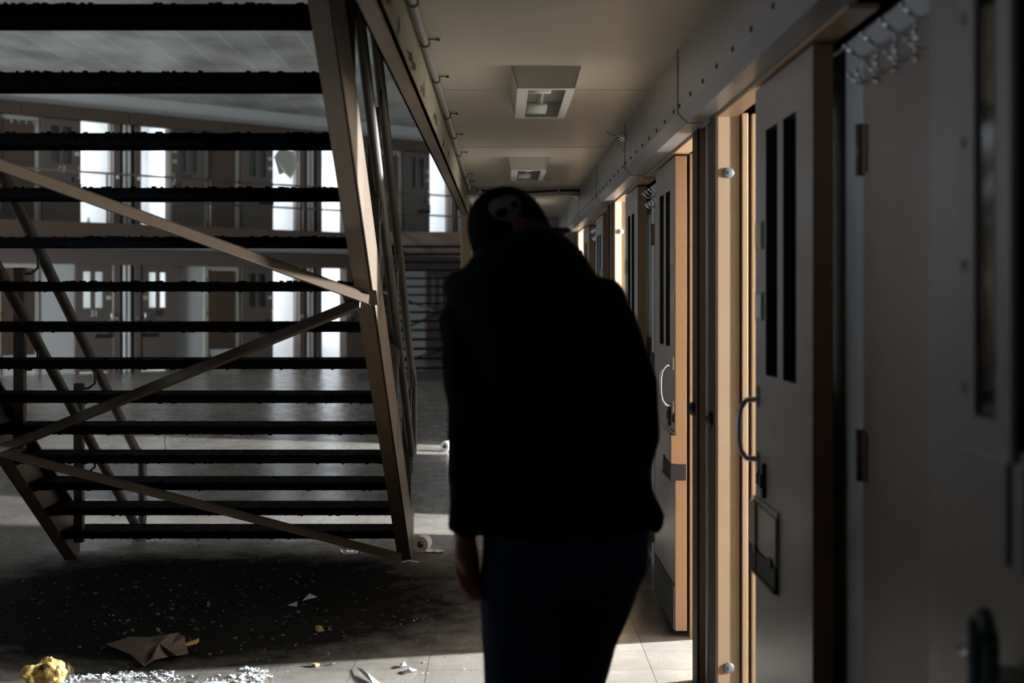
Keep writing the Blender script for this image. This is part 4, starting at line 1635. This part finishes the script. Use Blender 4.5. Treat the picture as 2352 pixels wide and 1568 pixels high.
# jacket
mb = MB()
mb.loft([(.165, 3.5, .945), (.163, 3.5, .99), (.155, 3.5, 1.1), (.135, 3.5, 1.28), (.115, 3.49, 1.40), (.095, 3.48, 1.48), (.070, 3.475, 1.55), (.086, 3.475, 1.60), (.093, 3.475, 1.64), (.095, 3.475, 1.664), (.095, 3.48, 1.675)],
        [(.218, .150), (.215, .150), (.20, .152), (.205, .152), (.215, .15), (.214, .14), (.208, .12), (.152, .105), (.108, .085), (.072, .06), (.035, .03)], 30, power=2.3)
mb.loft([(.03, 3.49, 1.56), (-.052, 3.49, 1.54), (-.090, 3.48, 1.45), (-.082, 3.465, 1.34), (-.073, 3.44, 1.22), (-.075, 3.45, 1.10), (-.083, 3.47, .99), (-.086, 3.475, .945)],
        [.05, .062, .069, .064, .060, .056, .051, .050], 16)
mb.loft([(.12, 3.49, 1.55), (.20, 3.49, 1.525), (.262, 3.485, 1.45), (.312, 3.475, 1.30), (.325, 3.47, 1.17), (.318, 3.53, 1.11), (.295, 3.62, 1.07), (.275, 3.685, 1.05)],
        [.05, .062, .070, .069, .063, .058, .053, .05], 16)
# flared hem corner with pocket
mb.loft([(.345, 3.50, 1.02), (.372, 3.50, .965), (.385, 3.505, .95)], [(.035, .07), (.034, .06), (.012, .03)], 12)
mb.ellipsoid((-.080, 3.485, 1.545), (.068, .065, .048), 14, 10)
o = put('jacket', mb.mesh('jacket', M['jacket']), body, label='black zip jacket')
voxel(o, 0.010, 9)
tx = bpy.data.textures.new('folds', 'CLOUDS')
tx.noise_scale = 0.12
dm = o.modifiers.new('Displace', 'DISPLACE')
dm.texture = tx
dm.texture_coords = 'GLOBAL'
dm.strength = 0.014
# collar standing round the neck
mb = MB()
n = 28
ring_o, ring_i = [], []
for j, (q, k) in enumerate(((0.0, 1.06), (0.6, 1.03), (1.0, 0.97))):
    ro, ri = [], []
    for i in range(n):
        th = 2 * math.pi * i / n
        top = 1.640 - .012 * math.cos(th) + .072 * max(0, -math.sin(th)) ** 1.1
        c = V((.050, 3.55, 1.56 + (top - 1.56) * q))
        ro.append(mb.bm.verts.new(c + V((.112 * k * math.cos(th), .088 * k * math.sin(th), 0))))
        ri.append(mb.bm.verts.new(c + V((.102 * k * math.cos(th), .078 * k * math.sin(th), 0))))
    ring_o.append(ro)
    ring_i.append(ri)
for i in range(n):
    i2 = (i + 1) % n
    for j in range(2):
        mb.bm.faces.new([ring_o[j][i], ring_o[j][i2], ring_o[j + 1][i2], ring_o[j + 1][i]]).smooth = True
        mb.bm.faces.new([ring_i[j + 1][i], ring_i[j + 1][i2], ring_i[j][i2], ring_i[j][i]]).smooth = True
    mb.bm.faces.new([ring_o[2][i], ring_o[2][i2], ring_i[2][i2], ring_i[2][i]])
    mb.bm.faces.new([ring_i[0][i], ring_i[0][i2], ring_o[0][i2], ring_o[0][i]])
put('collar', mb.mesh('collar', M['collar']), body, label='dark reddish-brown collar')
# jeans
mb = MB()
mb.loft([(.16, 3.5, 1.02), (.163, 3.5, .95), (.16, 3.5, .86), (.155, 3.505, .79)], [(.178, .125), (.195, .135), (.20, .14), (.17, .12)], 24, power=2.4)
mb.loft([(.072, 3.49, .93), (.055, 3.48, .80), (.048, 3.475, .66), (.047, 3.455, .52), (.046, 3.38, .38), (.044, 3.30, .22), (.042, 3.25, .10)],
        [(.118, .125), (.112, .115), (.098, .10), (.085, .088), (.078, .082), (.07, .076), (.068, .08)], 18)
mb.loft([(.245, 3.51, .93), (.23, 3.545, .80), (.196, 3.60, .66), (.18, 3.67, .52), (.178, 3.71, .38), (.178, 3.75, .22), (.178, 3.77, .08)],
        [(.118, .125), (.112, .115), (.096, .10), (.085, .088), (.076, .082), (.07, .076), (.068, .08)], 18)
o = put('jeans', mb.mesh('jeans', M['jeans']), body, label='dark blue jeans')
voxel(o, 0.010, 3)
dm = o.modifiers.new('Displace', 'DISPLACE')
dm.texture = tx
dm.texture_coords = 'GLOBAL'
dm.strength = 0.012
# shoes
for (x, y, pitch) in ((.04, 3.26, R(22)), (.178, 3.80, 0)):
    mb = MB()
    mm = Matrix.Translation((x, y, 0)) @ Matrix.Translation((0, .14, 0)) @ Matrix.Rotation(-pitch, 4, 'X') @ Matrix.Translation((0, -.14, 0))
    mb.loft([(0, -.085, .055), (0, -.06, .06), (0, 0, .058), (0, .07, .045), (0, .14, .034), (0, .19, .028), (0, .205, .026)], [(.024, .045), (.037, .055), (.042, .055), (.046, .042), (.046, .032), (.034, .024), (.012, .014)], 16)
    mb.box(-.04, .04, -.085, .19, 0.002, 0.02)
    for v in mb.bm.verts:
        v.co = mm @ v.co
    o = put('shoe', mb.mesh('shoe', M['shoe']), body)
    voxel(o, 0.008, 2)
# hair
mb = MB()
mb.loft([(0, -.03, -.075), (0, -.032, -.05), (0, -.012, -.01), (0, -.006, .03)], [(.05, .055), (.062, .068), (.073, .086), (.079, .098)], 22)
for v in mb.bm.verts:
    v.co = HM @ v.co
put('hair', mb.mesh('hair', M['hair']), body, label='short dark hair')
# cap: dome, band, bill, patch
CA, CBY, CCZ, CZ0 = .086, .110, .122, .012


def cap_pt(th, ph, k=1.0):
    """th: azimuth from +x, ph: elevation"""
    e = 0.85
    return V((CA * k * math.cos(th) * max(0, math.cos(ph)) ** e, CBY * k * math.sin(th) * max(0, math.cos(ph)) ** e - .004, CZ0 + CCZ * k * math.sin(ph) ** 1.0))


mb = MB()
n = 32
rings = []
for j in range(11):
    ph = R(90) * j / 10.5
    rings.append([mb.bm.verts.new(HM @ cap_pt(2 * math.pi * i / n, ph)) for i in range(n)])
for j in range(10):
    for i in range(n):
        mb.bm.faces.new([rings[j][i], rings[j][(i + 1) % n], rings[j + 1][(i + 1) % n], rings[j + 1][i]]).smooth = True
mb.bm.faces.new(rings[-1])
low = [mb.bm.verts.new(HM @ (cap_pt(2 * math.pi * i / n, 0, 1.01) + V((0, 0, -.010)))) for i in range(n)]
for i in range(n):
    mb.bm.faces.new([low[i], low[(i + 1) % n], rings[0][(i + 1) % n], rings[0][i]]).smooth = True
cap = put('cap', mb.mesh('cap', M['cap']), body, label='black baseball cap')
so = cap.modifiers.new('Solidify', 'SOLIDIFY')
so.thickness = 0.003
so.offset = 1
mb = MB()
A, Bv = [], []
for i in range(17):
    th = R(25 + 130 * i / 16)
    a = cap_pt(th, 0, 1.0) + V((0, 0, -.012))
    A.append(mb.bm.verts.new(HM @ a))
    u = math.sin(math.pi * i / 16)
    b = a + V((0, .080 * u ** .6, -.008 * u - .008 * abs(math.cos(th))))
    Bv.append(mb.bm.verts.new(HM @ b))
for i in range(16):
    mb.bm.faces.new([A[i], A[i + 1], Bv[i + 1], Bv[i]]).smooth = True
bl = put('bill', mb.mesh('bill', M['cap']), cap)
so = bl.modifiers.new('Solidify', 'SOLIDIFY')
so.thickness = 0.007
# pale round patch with two dark spots on the side facing the viewer
inv = HM.inverted()
dl = (inv.to_3x3() @ V((-0.08, -0.80, 0.55))).normalized()
th0 = math.atan2(dl.y / CBY, dl.x / CA)
ph0 = math.asin(max(-1, min(1, dl.z)))


def patch_mesh(da, db, ra, rb, k, m, name):
    mb = MB()
    n = 26
    rings = []
    for j in range(6):
        q = j / 5
        ring = []
        for i in range(n):
            a = 2 * math.pi * i / n
            wob = 1 + .08 * math.sin(3 * a + da * 20)
            u = da + ra * q * wob * math.cos(a)
            v = db + rb * q * wob * math.sin(a)
            ring.append(mb.bm.verts.new(HM @ cap_pt(th0 + u / (0.09 * max(.35, math.cos(ph0))), ph0 + v / 0.112, k)))
        rings.append(ring)
    for j in range(1, 5):
        for i in range(n):
            mb.bm.faces.new([rings[j][i], rings[j][(i + 1) % n], rings[j + 1][(i + 1) % n], rings[j + 1][i]]).smooth = True
    mb.bm.faces.new(rings[1])
    return mb.mesh(name, m)


pt = put('patch', patch_mesh(0, 0, .036, .034, 1.035, M['patch'], 'patch'), cap, label='pale grey round patch')
for da, db, sp in ((-.013, -.013, .012), (.020, -.003, .009)):
    put('patch_spot', patch_mesh(da, db, sp, sp * .9, 1.045, M['cap'], 'patch_spot'), pt, label='dark spot on the patch')

# ------------------------------------------------------------------ camera, world, view
cam = bpy.data.cameras.new('camera')
cam.lens = 50
cam.sensor_width = 36
cam.shift_x = (1176 - CX) / 2352
cam.shift_y = -(784 - CY) / 2352
cam.clip_end = 200
cam.clip_start = 0.05
cam.dof.use_dof = True
cam.dof.focus_distance = 7.3
cam.dof.aperture_fstop = 2.8
co = bpy.data.objects.new('camera', cam)
col.objects.link(co)
co.location = (0, 0, H)
co.rotation_euler = (R(90), 0, 0)
scn.camera = co
w = bpy.data.worlds.new('world')
w.use_nodes = True
bg = w.node_tree.nodes['Background']
bg.inputs[0].default_value = (0.6, 0.75, 1, 1)
bg.inputs[1].default_value = 0.3
scn.world = w
scn.view_settings.view_transform = 'Standard'
scn.view_settings.look = 'None'
scn.view_settings.exposure = 0.0
scn.view_settings.gamma = 1.0
scn.view_settings.use_curve_mapping = False
